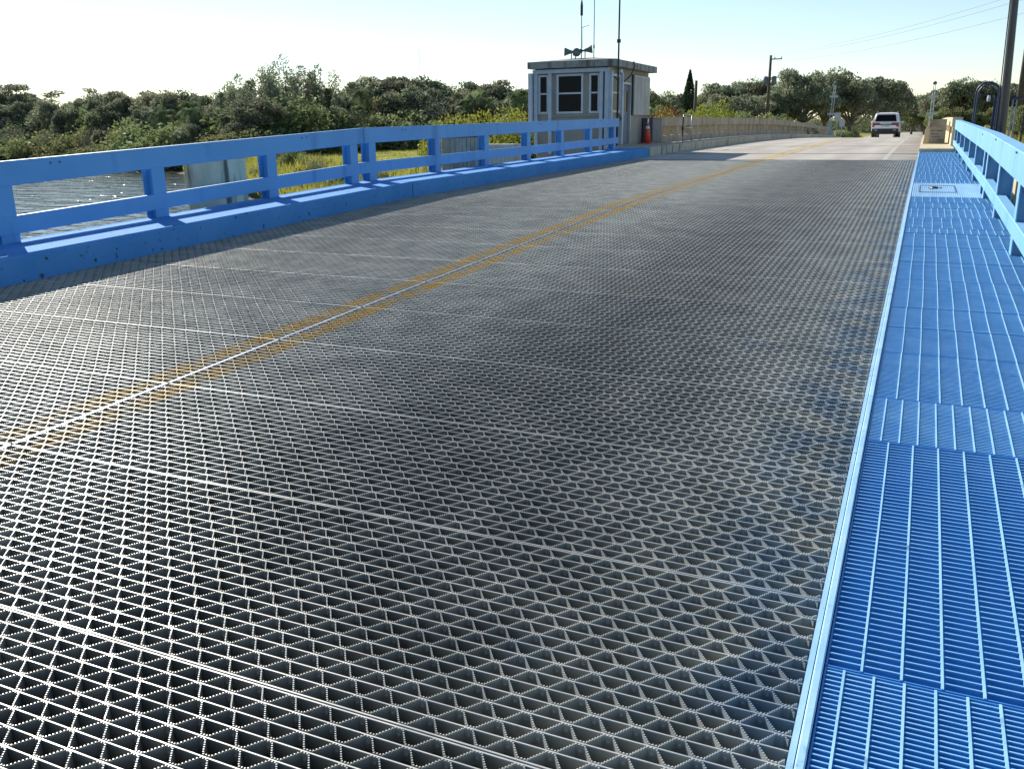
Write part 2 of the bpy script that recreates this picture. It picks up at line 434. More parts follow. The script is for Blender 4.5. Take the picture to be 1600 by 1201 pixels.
def build_ground():
    xs = np.unique(np.concatenate([np.linspace(-3000, -400, 14), np.arange(-400, -60, 8), np.arange(-60, 30, 1.5), np.arange(30, 300, 10), np.linspace(300, 3000, 12)]))
    ys = np.unique(np.concatenate([np.linspace(-1500, 0, 8), np.arange(0, 24, 4), np.arange(24, 150, 1.5), np.arange(150, 450, 10), np.linspace(450, 5000, 14)]))
    gx, gy = np.meshgrid(xs, ys)
    z = ground_h(gx, gy)
    v = np.stack([gx.ravel(), gy.ravel(), z.ravel()], 1)
    nx, ny = len(xs), len(ys)
    i = np.arange((ny - 1) * (nx - 1)); r, c = i // (nx - 1), i % (nx - 1)
    a = r * nx + c
    f = np.stack([a, a + 1, a + nx + 1, a + nx], 1)
    me = fast_mesh('ground', v, f, ground_mat())
    me.polygons.foreach_set('use_smooth', [True] * len(me.polygons))
    tag(link('ground', me), kind='structure')
build_ground()

def water_mat():
    m = bpy.data.materials.new('river_water'); m.use_nodes = True
    nt = m.node_tree; N = nt.nodes; L = nt.links; b = N['Principled BSDF']
    b.inputs['Base Color'].default_value = (0.035, 0.04, 0.03, 1); b.inputs['Roughness'].default_value = 0.09
    b.inputs['IOR'].default_value = 1.33
    geo = N.new('ShaderNodeNewGeometry')
    mp = N.new('ShaderNodeMapping'); mp.inputs['Rotation'].default_value = (0, 0, R(30)); mp.inputs['Scale'].default_value = (0.35, 1.0, 1)
    L.new(geo.outputs['Position'], mp.inputs['Vector'])
    def nz(s, d):
        n = N.new('ShaderNodeTexNoise'); n.inputs['Scale'].default_value = s; n.inputs['Detail'].default_value = d
        L.new(mp.outputs[0], n.inputs['Vector']); return n.outputs['Fac']
    b1 = N.new('ShaderNodeBump'); b1.inputs['Strength'].default_value = 1.0; b1.inputs['Distance'].default_value = 0.3
    L.new(nz(0.8, 3), b1.inputs['Height'])
    b2 = N.new('ShaderNodeBump'); b2.inputs['Strength'].default_value = 1.0; b2.inputs['Distance'].default_value = 0.03
    L.new(nz(3.5, 4), b2.inputs['Height']); L.new(b1.outputs['Normal'], b2.inputs['Normal'])
    L.new(b2.outputs['Normal'], b.inputs['Normal'])
    return m
tag(MB().add([(-3000, -1500, WATER), (3000, -1500, WATER), (3000, 1200, WATER), (-3000, 1200, WATER)], [(0, 1, 2, 3)]).build('river_water', water_mat()), kind='structure')

# ------------------------------------------------------------------ concrete approach road
def road_mat():
    m = bpy.data.materials.new('road_concrete'); m.use_nodes = True
    nt = m.node_tree; N = nt.nodes; L = nt.links; b = N['Principled BSDF']
    geo = N.new('ShaderNodeNewGeometry')
    mp = N.new('ShaderNodeMapping'); mp.inputs['Scale'].default_value = (1.0, 0.15, 1); L.new(geo.outputs['Position'], mp.inputs['Vector'])
    def nz(s, d, v=None):
        n = N.new('ShaderNodeTexNoise'); n.inputs['Scale'].default_value = s; n.inputs['Detail'].default_value = d
        L.new(v or geo.outputs['Position'], n.inputs['Vector']); return n.outputs['Fac']
    r1 = N.new('ShaderNodeValToRGB'); L.new(nz(1.1, 6, mp.outputs[0]), r1.inputs['Fac'])
    r1.color_ramp.elements[0].position = 0.3; r1.color_ramp.elements[0].color = (0.33, 0.29, 0.235, 1)
    r1.color_ramp.elements[1].position = 0.7; r1.color_ramp.elements[1].color = (0.50, 0.455, 0.385, 1)
    # brown dirt along the right gutter
    sp = N.new('ShaderNodeSeparateXYZ'); L.new(geo.outputs['Position'], sp.inputs[0])
    mr = N.new('ShaderNodeMapRange'); mr.inputs['From Min'].default_value = -1.2; mr.inputs['From Max'].default_value = -0.25; L.new(sp.outputs['X'], mr.inputs['Value'])
    m3 = N.new('ShaderNodeMath'); m3.operation = 'MULTIPLY'; L.new(mr.outputs[0], m3.inputs[0]); L.new(nz(1.3, 5), m3.inputs[1])
    m2 = N.new('ShaderNodeMix'); m2.data_type = 'RGBA'; L.new(m3.outputs[0], m2.inputs['Factor'])
    L.new(r1.outputs[0], m2.inputs['A']); m2.inputs['B'].default_value = (0.11, 0.085, 0.055, 1)
    L.new(m2.outputs['Result'], b.inputs['Base Color'])
    b.inputs['Roughness'].default_value = 0.75
    bp = N.new('ShaderNodeBump'); bp.inputs['Strength'].default_value = 0.4; bp.inputs['Distance'].default_value = 0.01
    L.new(nz(70, 4), bp.inputs['Height']); L.new(bp.outputs['Normal'], b.inputs['Normal'])
    return m
M_road = road_mat()
M_yellow = mat('yellow_road_paint', (0.48, 0.33, 0.11), (0.58, 0.42, 0.16), rough=0.7, scale=3, stain=(0.26, 0.21, 0.14), stain_scale=4, stain_at=(0.5, 0.65))
M_wline = mat('white_road_paint', (0.42, 0.40, 0.36), (0.6, 0.58, 0.52), rough=0.7, scale=3, stain=(0.3, 0.27, 0.22), stain_scale=3, stain_at=(0.45, 0.65))

def strip(x0, x1, ya, yb, dz, thick, step=2.0):
    b = MB(); ys = list(np.arange(ya, yb, step)) + [yb]
    vs = []
    for y in ys:
        z = prof(y) + dz
        vs += [(x0, y, z), (x1, y, z)]
    if thick > 0:
        for y in ys:
            z = prof(y) + dz - thick
            vs += [(x0, y, z), (x1, y, z)]
    n = len(ys); fs = []
    for i in range(n - 1):
        fs.append((2 * i, 2 * i + 1, 2 * i + 3, 2 * i + 2))
        if thick > 0:
            o = 2 * n
            fs.append((2 * i, 2 * i + 2, o + 2 * i + 2, o + 2 * i))
            fs.append((2 * i + 1, o + 2 * i + 1, o + 2 * i + 3, 2 * i + 3))
            fs.append((o + 2 * i, o + 2 * i + 2, o + 2 * i + 3, o + 2 * i + 1))
    if thick > 0:
        o = 2 * n
        fs.append((0, o, o + 1, 1)); fs.append((2 * n - 2, 2 * n - 1, o + 2 * n - 1, o + 2 * n - 2))
    b.add(vs, fs)
    return b
road = strip(-7.85, -0.132, YEND + 0.03, 380, 0, 0.9).build('road', M_road); tag(road, kind='structure')
tag(strip(XC - 0.21, XC - 0.055, YEND + 0.03, 120, 0.004, 0).build('road_marking', M_yellow), kind='structure')
tag(strip(XC + 0.055, XC + 0.21, YEND + 0.03, 120, 0.004, 0).build('road_marking', M_yellow), kind='structure')
tag(strip(-0.98, -0.86, YEND + 0.03, 90, 0.004, 0).build('road_marking', M_wline), kind='structure')
tag(MB().sbox(-7.84, -0.14, 29.9, 30.02, prof(29.9) + .001, prof(29.9) + 0.006, prof(30.02) + .001, prof(30.02) + 0.006).build('road_joint', M_black), kind='structure')

for yj in (37.6,):
    tag(MB().sbox(-7.84, -0.14, yj, yj + .05, prof(yj) + .001, prof(yj) + 0.007, prof(yj + .05) + .001, prof(yj + .05) + 0.007).build('road_joint', M_black), kind='structure')
# kerbs and pavements of the approach (concrete)
k = strip(-9.25, -7.852, 28.0, 100, 0.27, 1.6); tag(k.build('left_pavement', M_conc_old), kind='structure')
k = strip(-0.13, 0.86, 31.3, 100, 0.10, 1.2); tag(k.build('right_pavement', M_cream), kind='structure')

# ------------------------------------------------------------------ the open steel road deck
D = 1.0541; Y0 = 1.7149; NB = 18
SP = (D - 0.010) / NB            # pitch of the straight bars
PER = 0.117                      # rivet pitch along a bar
TB = 0.0062
deck = empty('steel_road_deck', (XC, 13, 0.3), 0, 'open grey steel grating carrying the road across the bridge between blue kerb and walkway', 'bridge deck')
deck_inv = Vector(deck.location)
def rel(o):                      # child placed in world coordinates
    o.location = Vector(o.location) - deck_inv
    return o

def bar_mesh(w, name, depth=0.11, k=1.0):
    c = 0.0013; h = TB / 2 * k
    pr = [(-h, -depth), (h, -depth), (h, -c), (h - c, 0), (-h + c, 0), (-h, -c)]
    b = MB()
    vs = [(0, y, z) for y, z in pr] + [(w, y, z) for y, z in pr]
    n = 6
    fs = [tuple(range(n))[::-1], tuple(range(n, 2 * n))] + [(i, (i + 1) % n, (i + 1) % n + n, i + n) for i in range(n)]
    b.add(vs, fs)
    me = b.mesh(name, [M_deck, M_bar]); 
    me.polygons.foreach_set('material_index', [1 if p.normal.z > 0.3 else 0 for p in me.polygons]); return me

def crimp_path(w, phase):
    """zigzag between y=0 and y=SP: returns points; touches y=0 at phase + k*PER"""
    fl = 0.0125; a = TB * 0.5 + 0.003; pts = []
    k = math.floor(-phase / PER) - 1
    x = phase + k * PER
    while x < w + PER:
        pts += [(x - fl, a), (x + fl, a), (x + PER / 2 - fl, SP - a), (x + PER / 2 + fl, SP - a)]
        x += PER
    out = []
    for (x0, y0), (x1, y1) in zip(pts[:-1], pts[1:]):
        for lim in (0.004, w - 0.004):
            pass
        if x1 <= 0.004 or x0 >= w - 0.004: continue
        t0 = max(0, (0.004 - x0) / (x1 - x0)) if x1 > x0 else 0
        t1 = min(1, (w - 0.004 - x0) / (x1 - x0)) if x1 > x0 else 1
        p0 = (x0 + t0 * (x1 - x0), y0 + t0 * (y1 - y0)); p1 = (x0 + t1 * (x1 - x0), y0 + t1 * (y1 - y0))
        if not out: out.append(p0)
        out.append(p1)
    return out

def crimp_geo(w, phase, toothed, depth=0.042, rivets=True):
    path = crimp_path(w, phase)
    P = []
    if toothed:
        acc = 0
        for (x0, y0), (x1, y1) in zip(path[:-1], path[1:]):
            L_ = math.hypot(x1 - x0, y1 - y0); n = max(1, int(round(L_ / 0.0030)))
            for i in range(n):
                P.append((x0 + (x1 - x0) * i / n, y0 + (y1 - y0) * i / n))
        P.append(path[-1])
    else:
        P = path
    P = np.array(P); n = len(P)
    d = np.gradient(P, axis=0); d /= np.linalg.norm(d, axis=1)[:, None] + 1e-9
    nrm = np.stack([-d[:, 1], d[:, 0]], 1) * (0.0020 if toothed else 0.0017)
    if toothed:
        zt = np.where(np.arange(n) % 3 < 2, 0.0014, -0.0026)
    else:
        zt = np.full(n, -0.0012)
    A = np.concatenate([P + nrm, zt[:, None]], 1); B = np.concatenate([P - nrm, zt[:, None]], 1)
    C = A.copy(); C[:, 2] = -depth; E_ = B.copy(); E_[:, 2] = -depth
    V = np.concatenate([A, B, C, E_]); i = np.arange(n - 1)
    F = np.concatenate([np.stack([i, i + n, i + n + 1, i + 1], 1), np.stack([i, i + 1, i + 2 * n + 1, i + 2 * n], 1),
                        np.stack([i + n, i + 3 * n, i + 3 * n + 1, i + n + 1], 1)])
    if rivets:
        RV = []; RF = []; base = len(V)
        x = phase - PER * 40
        while x < w:
            for xx, yy, s in ((x, TB * 0.5 + 0.0055, 1), (x + PER / 2, SP - TB * 0.5 - 0.0055, -1)):
                if 0.03 < xx < w - 0.03:
                    r = 0.0078; q = []
                    for kk in range(8):
                        t = kk * math.pi / 4
                        q.append((xx + r * math.cos(t), yy, -0.019 + r * math.sin(t)))
                    for kk in range(8):
                        t = kk * math.pi / 4
                        q.append((xx + r * .5 * math.cos(t), yy + s * 0.004, -0.019 + r * .5 * math.sin(t)))
                    o = base + len(RV); RV += q
                    for kk in range(8):
                        k2 = (kk + 1) % 8
                        RF.append((o + kk, o + k2, o + 8 + k2, o + 8 + kk))
                    RF += [(o + 8, o + 9, o + 10, o + 11), (o + 8, o + 11, o + 12, o + 15), (o + 12, o + 13, o + 14, o + 15)]
            x += PER
        if RV:
            V = np.concatenate([V, np.array(RV)]); F = np.concatenate([F, np.array(RF)])
    return V, F

def flip_phase(k):
    return 0.0 if k % 2 == 0 else PER / 2

def half(side):
    if side == 0: x0, x1 = XL + 0.012, XC - 0.014
    else: x0, x1 = XC + 0.014, XR - 0.022
    return x0, x1
PH = {0: 0.03, 1: (-0.183 - (XC + 0.014)) % PER}

near_rows = 6
meshes = {}
for side in (0, 1):
    x0, x1 = half(side); w = x1 - x0
    meshes['bar', side] = bar_mesh(w, 'bearing_bar'); meshes['ebar', side] = bar_mesh(w, 'bearing_bar', k=1.15)
    for ph in (0, 1):
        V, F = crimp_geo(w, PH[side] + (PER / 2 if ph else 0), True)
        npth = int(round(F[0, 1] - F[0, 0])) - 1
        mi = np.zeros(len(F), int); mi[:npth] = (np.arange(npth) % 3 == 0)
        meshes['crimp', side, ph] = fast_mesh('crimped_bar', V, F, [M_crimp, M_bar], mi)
    # a whole panel joined, for the rows further off
    Vs = []; Fs = []; off = 0; MI = []
    for i in range(NB + 1):
        y = 0.005 + i * SP
        h = TB / 2 * (1.25 if i in (0, NB) else 1.0)
        bx = np.array([(0, y - h, -.11), (w, y - h, -.11), (w, y + h, -.11), (0, y + h, -.11), (0, y - h, 0), (w, y - h, 0), (w, y + h, 0), (0, y + h, 0)])
        fc = np.array([(4, 5, 6, 7), (0, 1, 5, 4), (2, 3, 7, 6)])
        Vs.append(bx); Fs.append(fc + off); off += 8; MI += [1, 0, 0]
        if i < NB:
            V, F = crimp_geo(w, PH[side] + (PER / 2 if i % 2 else 0), True, rivets=False)
            V = V.copy(); V[:, 1] += y
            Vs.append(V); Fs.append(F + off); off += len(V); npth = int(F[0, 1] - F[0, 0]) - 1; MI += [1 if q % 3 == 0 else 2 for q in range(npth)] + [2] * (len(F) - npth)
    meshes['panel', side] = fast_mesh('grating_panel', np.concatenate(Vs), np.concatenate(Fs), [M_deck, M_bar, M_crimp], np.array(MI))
    # frame of a near panel: two carrier bars under the grating
    b = MB()
    for xx in np.linspace(0.35, w - 0.35, 4):
        b.box(xx - 0.006, xx + 0.006, 0.004, D - 0.004, -0.135, -0.112)
    meshes['frame', side] = b.mesh('panel_carrier', M_deck)

for n in range(-2, 23):
    ya = Y0 + n * D; yb = ya + D
    za, zb = prof(ya), prof(yb)
    ang = math.atan2(zb - za, D)
    # single out the six nearest rows: every bar is a piece of its own
    for side in (0, 1):
        x0, x1 = half(side)
        if -1 <= n < near_rows - 1 + 0:
            p = link('grating_panel', meshes['frame', side], deck, (x0, ya, za)); p.rotation_euler = (ang, 0, 0); rel(p)
            for i in range(NB + 1):
                bo = link('bearing_bar', meshes['ebar' if i in (0, NB) else 'bar', side], p, (0, 0.005 + i * SP + random.uniform(-.0006, .0006), random.uniform(-.0009, .0003)))
                bo.rotation_euler = (0, random.uniform(-.0003, .0003), random.uniform(-.0003, .0003))
                if i < NB:
                    link('crimped_bar', meshes['crimp', side, i % 2], p, (random.uniform(-.0015, .0015), 0.005 + i * SP, random.uniform(-.0008, .0006)))
        else:
            p = link('grating_panel', meshes['panel', side], deck, (x0, ya, za)); p.rotation_euler = (ang, 0, 0); rel(p)
            p['kind'] = 'stuff'
    # centre joint strip of each row
    b = MB().sbox(XC - 0.009, XC + 0.009, ya + 0.012, yb - 0.006, za - .10, za + 0.003, zb - .10, zb + 0.003)
    rel(b.build('centre_joint_strip', M_strip, deck))
# edge angle along the walkway, in two runs
for ya, yb in ((-0.4, 13.30), (13.32, 26)):
    b = MB()
    b.sbox(XR - 0.0205, XR - 0.004, ya, yb, prof(ya) - .11, prof(ya) + .004, prof(yb) - .11, prof(yb) + .004)
    rel(b.build('edge_plate', M_blue_light, deck))
# steel below: stringers, floor beams
for xx in np.linspace(-7.4, -0.5, 6):
    for ya, yb in ((-0.4, 13.25), (13.4, 26.0)):
        b = MB()
        b.sbox(xx - 0.006, xx + 0.006, ya, yb, prof(ya) - .62, prof(ya) - .16, prof(yb) - .62, prof(yb) - .16)
        b.sbox(xx - 0.09, xx + 0.09, ya, yb, prof(ya) - .16, prof(ya) - .137, prof(yb) - .16, prof(yb) - .137)
        rel(b.build('stringer', M_dark, deck))
for y in np.arange(0.6, 26, 3.16):
    b = MB().box(-8.6, 1.05, y - 0.01, y + 0.01, prof(y) - 1.3, prof(y) - 0.64).box(-8.6, 1.05, y - .13, y + .13, prof(y) - 1.33, prof(y) - 1.302)
    rel(b.build('floor_beam', M_dark, deck))

# blue kerb with its maintenance strip, left side: two leaves
def kerb(ya, yb, label):
    b = MB()
    xb = -8.82
    pr0 = [(XL, -0.22), (XL, 0.235), (XL - 0.02, 0.255), (xb + .03, 0.255), (xb, 0.262), (xb, -0.42), (xb + .04, -0.42), (xb + .04, -0.22)]
    n = len(pr0)
    vs = [(x, ya, prof(ya) + z) for x, z in pr0] + [(x, yb, prof(yb) + z) for x, z in pr0]
    fs = [tuple(range(n)), tuple(range(n, 2 * n))[::-1]] + [(i, i + n, (i + 1) % n + n, (i + 1) % n) for i in range(n)]
    b.add(vs, fs)
    o = b.build('raised_kerb', M_blue_worn)
    return tag(o, label, 'kerb', 'painted kerbs of the bridge')
kerb(-0.4, 13.28, 'blue painted raised kerb nearer the viewer, under the left railing')
kerb(13.31, 27.9, 'blue painted raised kerb beyond the joint, ending at the bridge house')

# ------------------------------------------------------------------ railings
def railing(label, xi, sgn, runs, posts, zs, thick=0.1, dz=(0, 0)):
    M_blue = M_blue_sunlit if sgn > 0 else M_blue_rail
    """xi inner face, sgn -1 = body extends to -x"""
    (ya, yb) = runs
    base = zs['base']
    e = empty('guard_rail', (xi + sgn * thick / 2, ya, prof(ya) + base), 0, label, 'railing', 'blue bridge railings')
    off = Vector(e.location)
    H = lambda y: dz[0] + (dz[1] - dz[0]) * (y - ya) / (yb - ya)
    def w(b, name):
        o = b.build(name, M_blue, e); o.location = -off; return o
    x0, x1 = sorted((xi, xi + sgn * thick))
    for nm, a, c in (('top_rail', zs['t0'], zs['t1']), ('lower_rail', zs['l0'], zs['l1'])):
        x0, x1 = sorted((xi, xi + sgn * (thick if nm == 'lower_rail' else thick * 1.5)))
        me = MB().sbox(x0, x1, ya, yb, prof(ya) + a + dz[0], prof(ya) + c + dz[0], prof(yb) + a + dz[1], prof(yb) + c + dz[1]).mesh(nm, M_blue, bevel=0.006)
        o = link(nm, me, e); o.location = -off
        # splice bolts
    xp0, xp1 = sorted((xi + sgn * 0.004, xi + sgn * 0.17))
    for y in posts:
        za_, zb_ = prof(y) + base - .02, prof(y) + zs['t0'] + 0.05 + H(y); ym = y + zs['pw'] / 2
        p = w(MB().box(xp0, xp0 + .012, y, y + zs['pw'], za_, zb_).box(xp1 - .012, xp1, y, y + zs['pw'], za_, zb_).box(xp0 + .0125, xp1 - .0125, ym - .006, ym + .006, za_, zb_), 'post')
    # bolt heads
    for y in (posts[-1] - 1.3, posts[len(posts) // 2] + 0.7, posts[0] + 1.1):
        for k in range(2):
            yy = y + 0.12 * k; zz = prof(yy) + zs['t1'] - 0.07 + H(yy)
            bb = MB(); s = -sgn
            bb.box(*sorted((xi - sgn * 0.008, xi + sgn * .002)), yy, yy + .018, zz, zz + .018)
            o = bb.build('bolt', M_dark, e); o.location = -off
    return e
ZL = dict(base=0.258, t0=0.845, t1=1.098, l0=0.345, l1=0.535, pw=0.21)
railing('blue steel railing on the left, nearer part before the joint', -8.7, -1, (-0.4, 13.17), [-0.3, 1.9, 4.1, 6.29, 8.42, 10.62, 12.76], ZL, 0.05, (-.06, .045))
railing('blue steel railing on the left, farther part ending at the bridge house', -8.7, -1, (13.19, 27.4), [13.32, 15.66, 17.87, 20.2, 22.45, 24.7, 26.9], ZL, 0.05, (.046, .062))
ZR = dict(base=-0.12, t0=0.635, t1=0.92, l0=0.13, l1=0.285, pw=0.2)
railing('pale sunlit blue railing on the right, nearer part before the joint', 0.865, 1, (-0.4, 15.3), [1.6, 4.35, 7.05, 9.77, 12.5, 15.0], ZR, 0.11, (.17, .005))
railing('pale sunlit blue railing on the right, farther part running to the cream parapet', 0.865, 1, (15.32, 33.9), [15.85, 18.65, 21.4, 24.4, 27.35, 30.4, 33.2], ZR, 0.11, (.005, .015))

# ------------------------------------------------------------------ right walkway of blue grating
walk = empty('walkway_grating', (0.4, 10, 0.37), 0, 'blue painted steel grating walkway on the right side of the bridge', 'walkway')
wo = Vector(walk.location)
WX0, WX1 = XR + 0.028, 1.02
bw = WX1 - WX0
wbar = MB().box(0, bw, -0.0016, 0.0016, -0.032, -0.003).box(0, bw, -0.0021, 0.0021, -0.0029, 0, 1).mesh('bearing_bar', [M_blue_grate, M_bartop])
def wpanel(ya, yb, sp, rs, single, dz=0.0, xoff=0.05, skew=0.0):
    za, zb = prof(ya) + dz, prof(yb) + dz
    ang = math.atan2(zb - za, yb - ya); L_ = math.hypot(yb - ya, zb - za)
    # frame: end banding
    b = MB().box(0, bw, 0.002, 0.006, -0.033, 0.0005).box(0, bw, L_ - 0.006, L_ - 0.002, -0.033, 0.0005).box(0, .004, 0.0065, L_ - .0065, -.033, .0005)
    ys = np.arange(0.006 + sp, L_ - 0.008, sp)
    if not single:
        for i, y in enumerate(ys):
            jz = -0.0006 if (i % 29) else 0.0025
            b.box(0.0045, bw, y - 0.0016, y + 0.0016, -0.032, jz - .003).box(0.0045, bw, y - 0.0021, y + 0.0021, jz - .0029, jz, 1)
    p = b.build('walkway_panel', [M_blue_grate, M_bartop], walk, Vector((WX0, ya, za)) - wo)
    p.rotation_euler = (ang, 0, skew)
    if single:
        for y in ys:
            link('bearing_bar', wbar, p, (0.0045, y, -0.0006 + random.uniform(-.0006, .0004)))
    else:
        p['kind'] = 'stuff'
    rw = 0.0034 if ya < 5 else 0.0028
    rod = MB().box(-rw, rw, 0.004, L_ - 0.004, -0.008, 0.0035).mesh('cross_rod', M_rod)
    x = xoff
    while x < bw - 0.01:
        link('cross_rod', rod, p, (x, 0, 0))
        x += rs
    return len(ys)
nbars = 0
spec = [(-0.4, 2.408, 0.0216, 0.0795, 0.052), (2.412, 4.29, 0.0335, 0.1055, 0.097), (4.294, 4.95, 0.0205, 0.0795, 0.062),
        (4.954, 5.9, 0.0235, 0.1055, 0.110), (5.9, 6.56, 0.0235, 0.1055, 0.112), (6.56, 7.2, 0.0235, 0.1055, 0.110), (7.2, 8.3, 0.0235, 0.1055, 0.114),
        (8.3, 9.2, 0.0235, 0.1055, 0.110), (9.2, 10.1, 0.0235, 0.1055, 0.112), (10.1, 11.04, 0.0235, 0.1055, 0.108),
        (11.05, 11.46, 0.0205, 0.0795, 0.05), (11.465, 12.4, 0.0235, 0.1055, 0.08), (12.405, 13.4, 0.0205, 0.0795, 0.04), (13.405, 14.2, 0.0235, 0.1055, 0.09),
        (14.205, 15.09, 0.0235, 0.1055, 0.06)]
y = 17.93
kk = 0
while y < 31.0:
    y2 = min(31.28, y + (1.55 if kk % 2 else 0.8)); spec.append((y, y2 - 0.005, 0.0235, 0.1055 if kk % 2 else 0.0795, 0.05 + 0.03 * (kk % 3))); y = y2; kk += 1
for (ya, yb, sp, rs, xo) in spec:
    cnt = int((yb - ya) / sp)
    single = nbars + cnt <= 300
    if single: nbars += cnt
    wpanel(ya, yb, sp, rs, single, xoff=xo)
# pale plated joint panel with bars running along the bridge and a hatch in it
b = MB(); ya, yb = 15.1, 17.92
b.sbox(WX0, WX1 + .1, ya, yb, prof(ya) - .03, prof(ya) - 0.004, prof(yb) - .03, prof(yb) - 0.004)
for x in np.arange(WX0 + 0.01, WX1 + .1, 0.03):
    b.sbox(x, x + 0.014, ya + .02, yb - .02, prof(ya) - .003, prof(ya) + .006, prof(yb) - .003, prof(yb) + .006)
pp = b.build('joint_plate', M_blue_light, walk); pp.location = -wo
b = MB(); za = prof(16.3)
for x0, x1, y0, y1 in ((0.0, .55, 15.9, 15.93), (0.0, .55, 17.3, 17.33), (0.0, .015, 15.93, 17.3), (.535, .55, 15.93, 17.3)):
    b.sbox(x0, x1, y0, y1, prof(y0) + .007, prof(y0) + .012, prof(y1) + .007, prof(y1) + .012)
b.tube([(0.24 + .09 * math.cos(t), 16.7 + .14 * math.sin(t), prof(16.7) + .02) for t in np.linspace(0, 5.2, 12)], 0.012, 6)
hh = b.build('hatch_outline', M_navy, walk); hh.location = -wo
# raised pale edge strip between deck and walkway
for ya, yb in ((-0.4, 4.93), (4.936, 13.3), (13.32, 31.28)):
    b = MB(); pr0 = [(XR - 0.001, -.06), (XR + .0235, -.06), (XR + .0235, .008), (XR + .020, .011), (XR + .003, .011), (XR - .001, .006)]
    n = 6
    vs = [(x, ya, prof(ya) + z) for x, z in pr0] + [(x, yb, prof(yb) + z) for x, z in pr0]
    b.add(vs, [tuple(range(n)), tuple(range(n, 2 * n))[::-1]] + [(i, i + n, (i + 1) % n + n, (i + 1) % n) for i in range(n)])
    o = b.build('edge_strip', M_blue_light, walk); o.location = -wo
# girders under the walkway
for xx in (XR + 0.012, 1.0):
    for ya, yb in ((-0.4, 13.3), (13.35, 31.2)):
        b = MB().sbox(xx - .008, xx + .008, ya, yb, prof(ya) - .75, prof(ya) - .062, prof(yb) - .75, prof(yb) - .062)
        o = b.build('side_girder', M_blue, walk); o.location = -wo
for y in np.arange(0.5, 31, 1.35):
    b = MB().box(XR + .03, 1.0, y - .05, y + .05, prof(y) - .13, prof(y) - .036)
    o = b.build('walkway_bracket', M_navy, walk); o.location = -wo
# abutment wall under the far end of the span
tag(MB().box(-9.3, 1.3, 26.0, 28.0, -3.4, prof(26) - 0.92).build('abutment_wall', M_conc_old), 'concrete abutment wall carrying the far end of the bridge over the water', 'abutment')
#PART2
# ------------------------------------------------------------------ concrete blocks standing in the water behind the left railing
def block(x0, x1, y0, y1, z0, z1, label, m, boards=0):
    e = empty('concrete_block', ((x0 + x1) / 2, (y0 + y1) / 2, z0), 0, label, 'concrete block')
    off = Vector(e.location)
    me = MB().box(x0, x1, y0, y1, z0, z1).mesh('block_body', m, bevel=0.02)
    o = link('block_body', me, e); o.location = -off
    me = MB().box(x0 - .03, x1 + .03, y0 - .03, y1 + .03, z1 + .002, z1 + .06).mesh('cap', m, bevel=0.01)
    o = link('cap', me, e); o.location = -off
    if boards:
        wd = (y1 - y0) / boards
        for i in range(boards):
            bb = MB().box(x1 + .001, x1 + .03 + random.uniform(-.006, .008), y0 + i * wd + .008, y0 + (i + 1) * wd - .008, 0.1, z1 - .02)
            o = bb.build('board', m, e); o.location = -off
    return e
M_board = mat('grey_brown_boards', (0.25, 0.215, 0.17), (0.36, 0.31, 0.25), rough=0.9, scale=4, stain=(0.15, 0.13, 0.11), stain_scale=5, stain_at=(0.5, 0.7), streak=True)
block(-9.68, -9.5, 9.98, 11.1, -3.3, 1.28, 'streaked pale concrete block behind the left railing, above the open water', M_conc_old)
block(-9.72, -9.5, 17.75, 19.45, -3.3, 1.42, 'boarded grey-brown concrete block behind the left railing, in front of the lawn', M_board, 9)
block(1.28, 1.7, 14.6, 15.7, -3.3, 1.15, 'cream concrete block behind the posts of the right railing', M_cream)
e = empty('slatted_cabinet', (-12.75, 27.4, -1.9), 0, 'small pale slatted cabinet in the bushes left of the bridge house', 'cabinet')
me = MB().box(-.6, .6, -.3, .3, 0, 3.0).mesh('cabinet_body', M_shutter, bevel=.015); link('cabinet_body', me, e)
slm = MB().box(-.012, .012, -.02, 0, .1, 2.9).mesh('slat', M_white)
for i in range(8): link('slat', slm, e, (-.52 + i * .148, -.302, 0))

# ------------------------------------------------------------------ bridge tender's house
HX0, HX1, HY0, HY1 = -11.85, -9.32, 28.25, 32.72
HZ = 1.02; HT = 3.43
house = empty('bridge_house', (-10.6, 28.2, HZ), 0, 'small grey-beige bridge tender house with flat overhanging roof and dark windows', 'building')
ho = Vector(house.location)
def hb(b, name, m, parent=None, **k):
    o = b.build(name, m, house if parent is None else parent, **k)
    o.location = -ho if parent is None else (0, 0, 0)
    return o
# walls with real openings: built as piers around the windows (0.16 thick)
w = MB()
T = .16
# front wall (faces -y): spans at x; window holes
def wall_y(b, y0, y1, xa, xb, holes, z0, z1):
    xs = sorted(set([xa, xb] + [h[0] for h in holes] + [h[1] for h in holes]))
    for x0, x1 in zip(xs[:-1], xs[1:]):
        hole = [h for h in holes if h[0] <= x0 + 1e-6 and h[1] >= x1 - 1e-6]
        if hole:
            h = hole[0]
            b.box(x0, x1, y0, y1, z0, h[2]); b.box(x0, x1, y0, y1, h[3], z1)
        else:
            b.box(x0, x1, y0, y1, z0, z1)
def wall_x(b, x0, x1, ya, yb, holes, z0, z1):
    ys = sorted(set([ya, yb] + [h[0] for h in holes] + [h[1] for h in holes]))
    for y0, y1 in zip(ys[:-1], ys[1:]):
        hole = [h for h in holes if h[0] <= y0 + 1e-6 and h[1] >= y1 - 1e-6]
        if hole:
            h = hole[0]
            if h[2] > z0: b.box(x0, x1, y0, y1, z0, h[2])
            b.box(x0, x1, y0, y1, h[3], z1)
        else:
            b.box(x0, x1, y0, y1, z0, z1)
FW = [(-11.72, -11.42, 2.06, 3.22), (-11.08, -10.22, 2.06, 3.22), (-9.96, -9.66, 2.06, 3.22)]
SW = [(28.5, 29.3, 2.08, 3.2), (29.72, 30.55, HZ + .02, 2.98)]
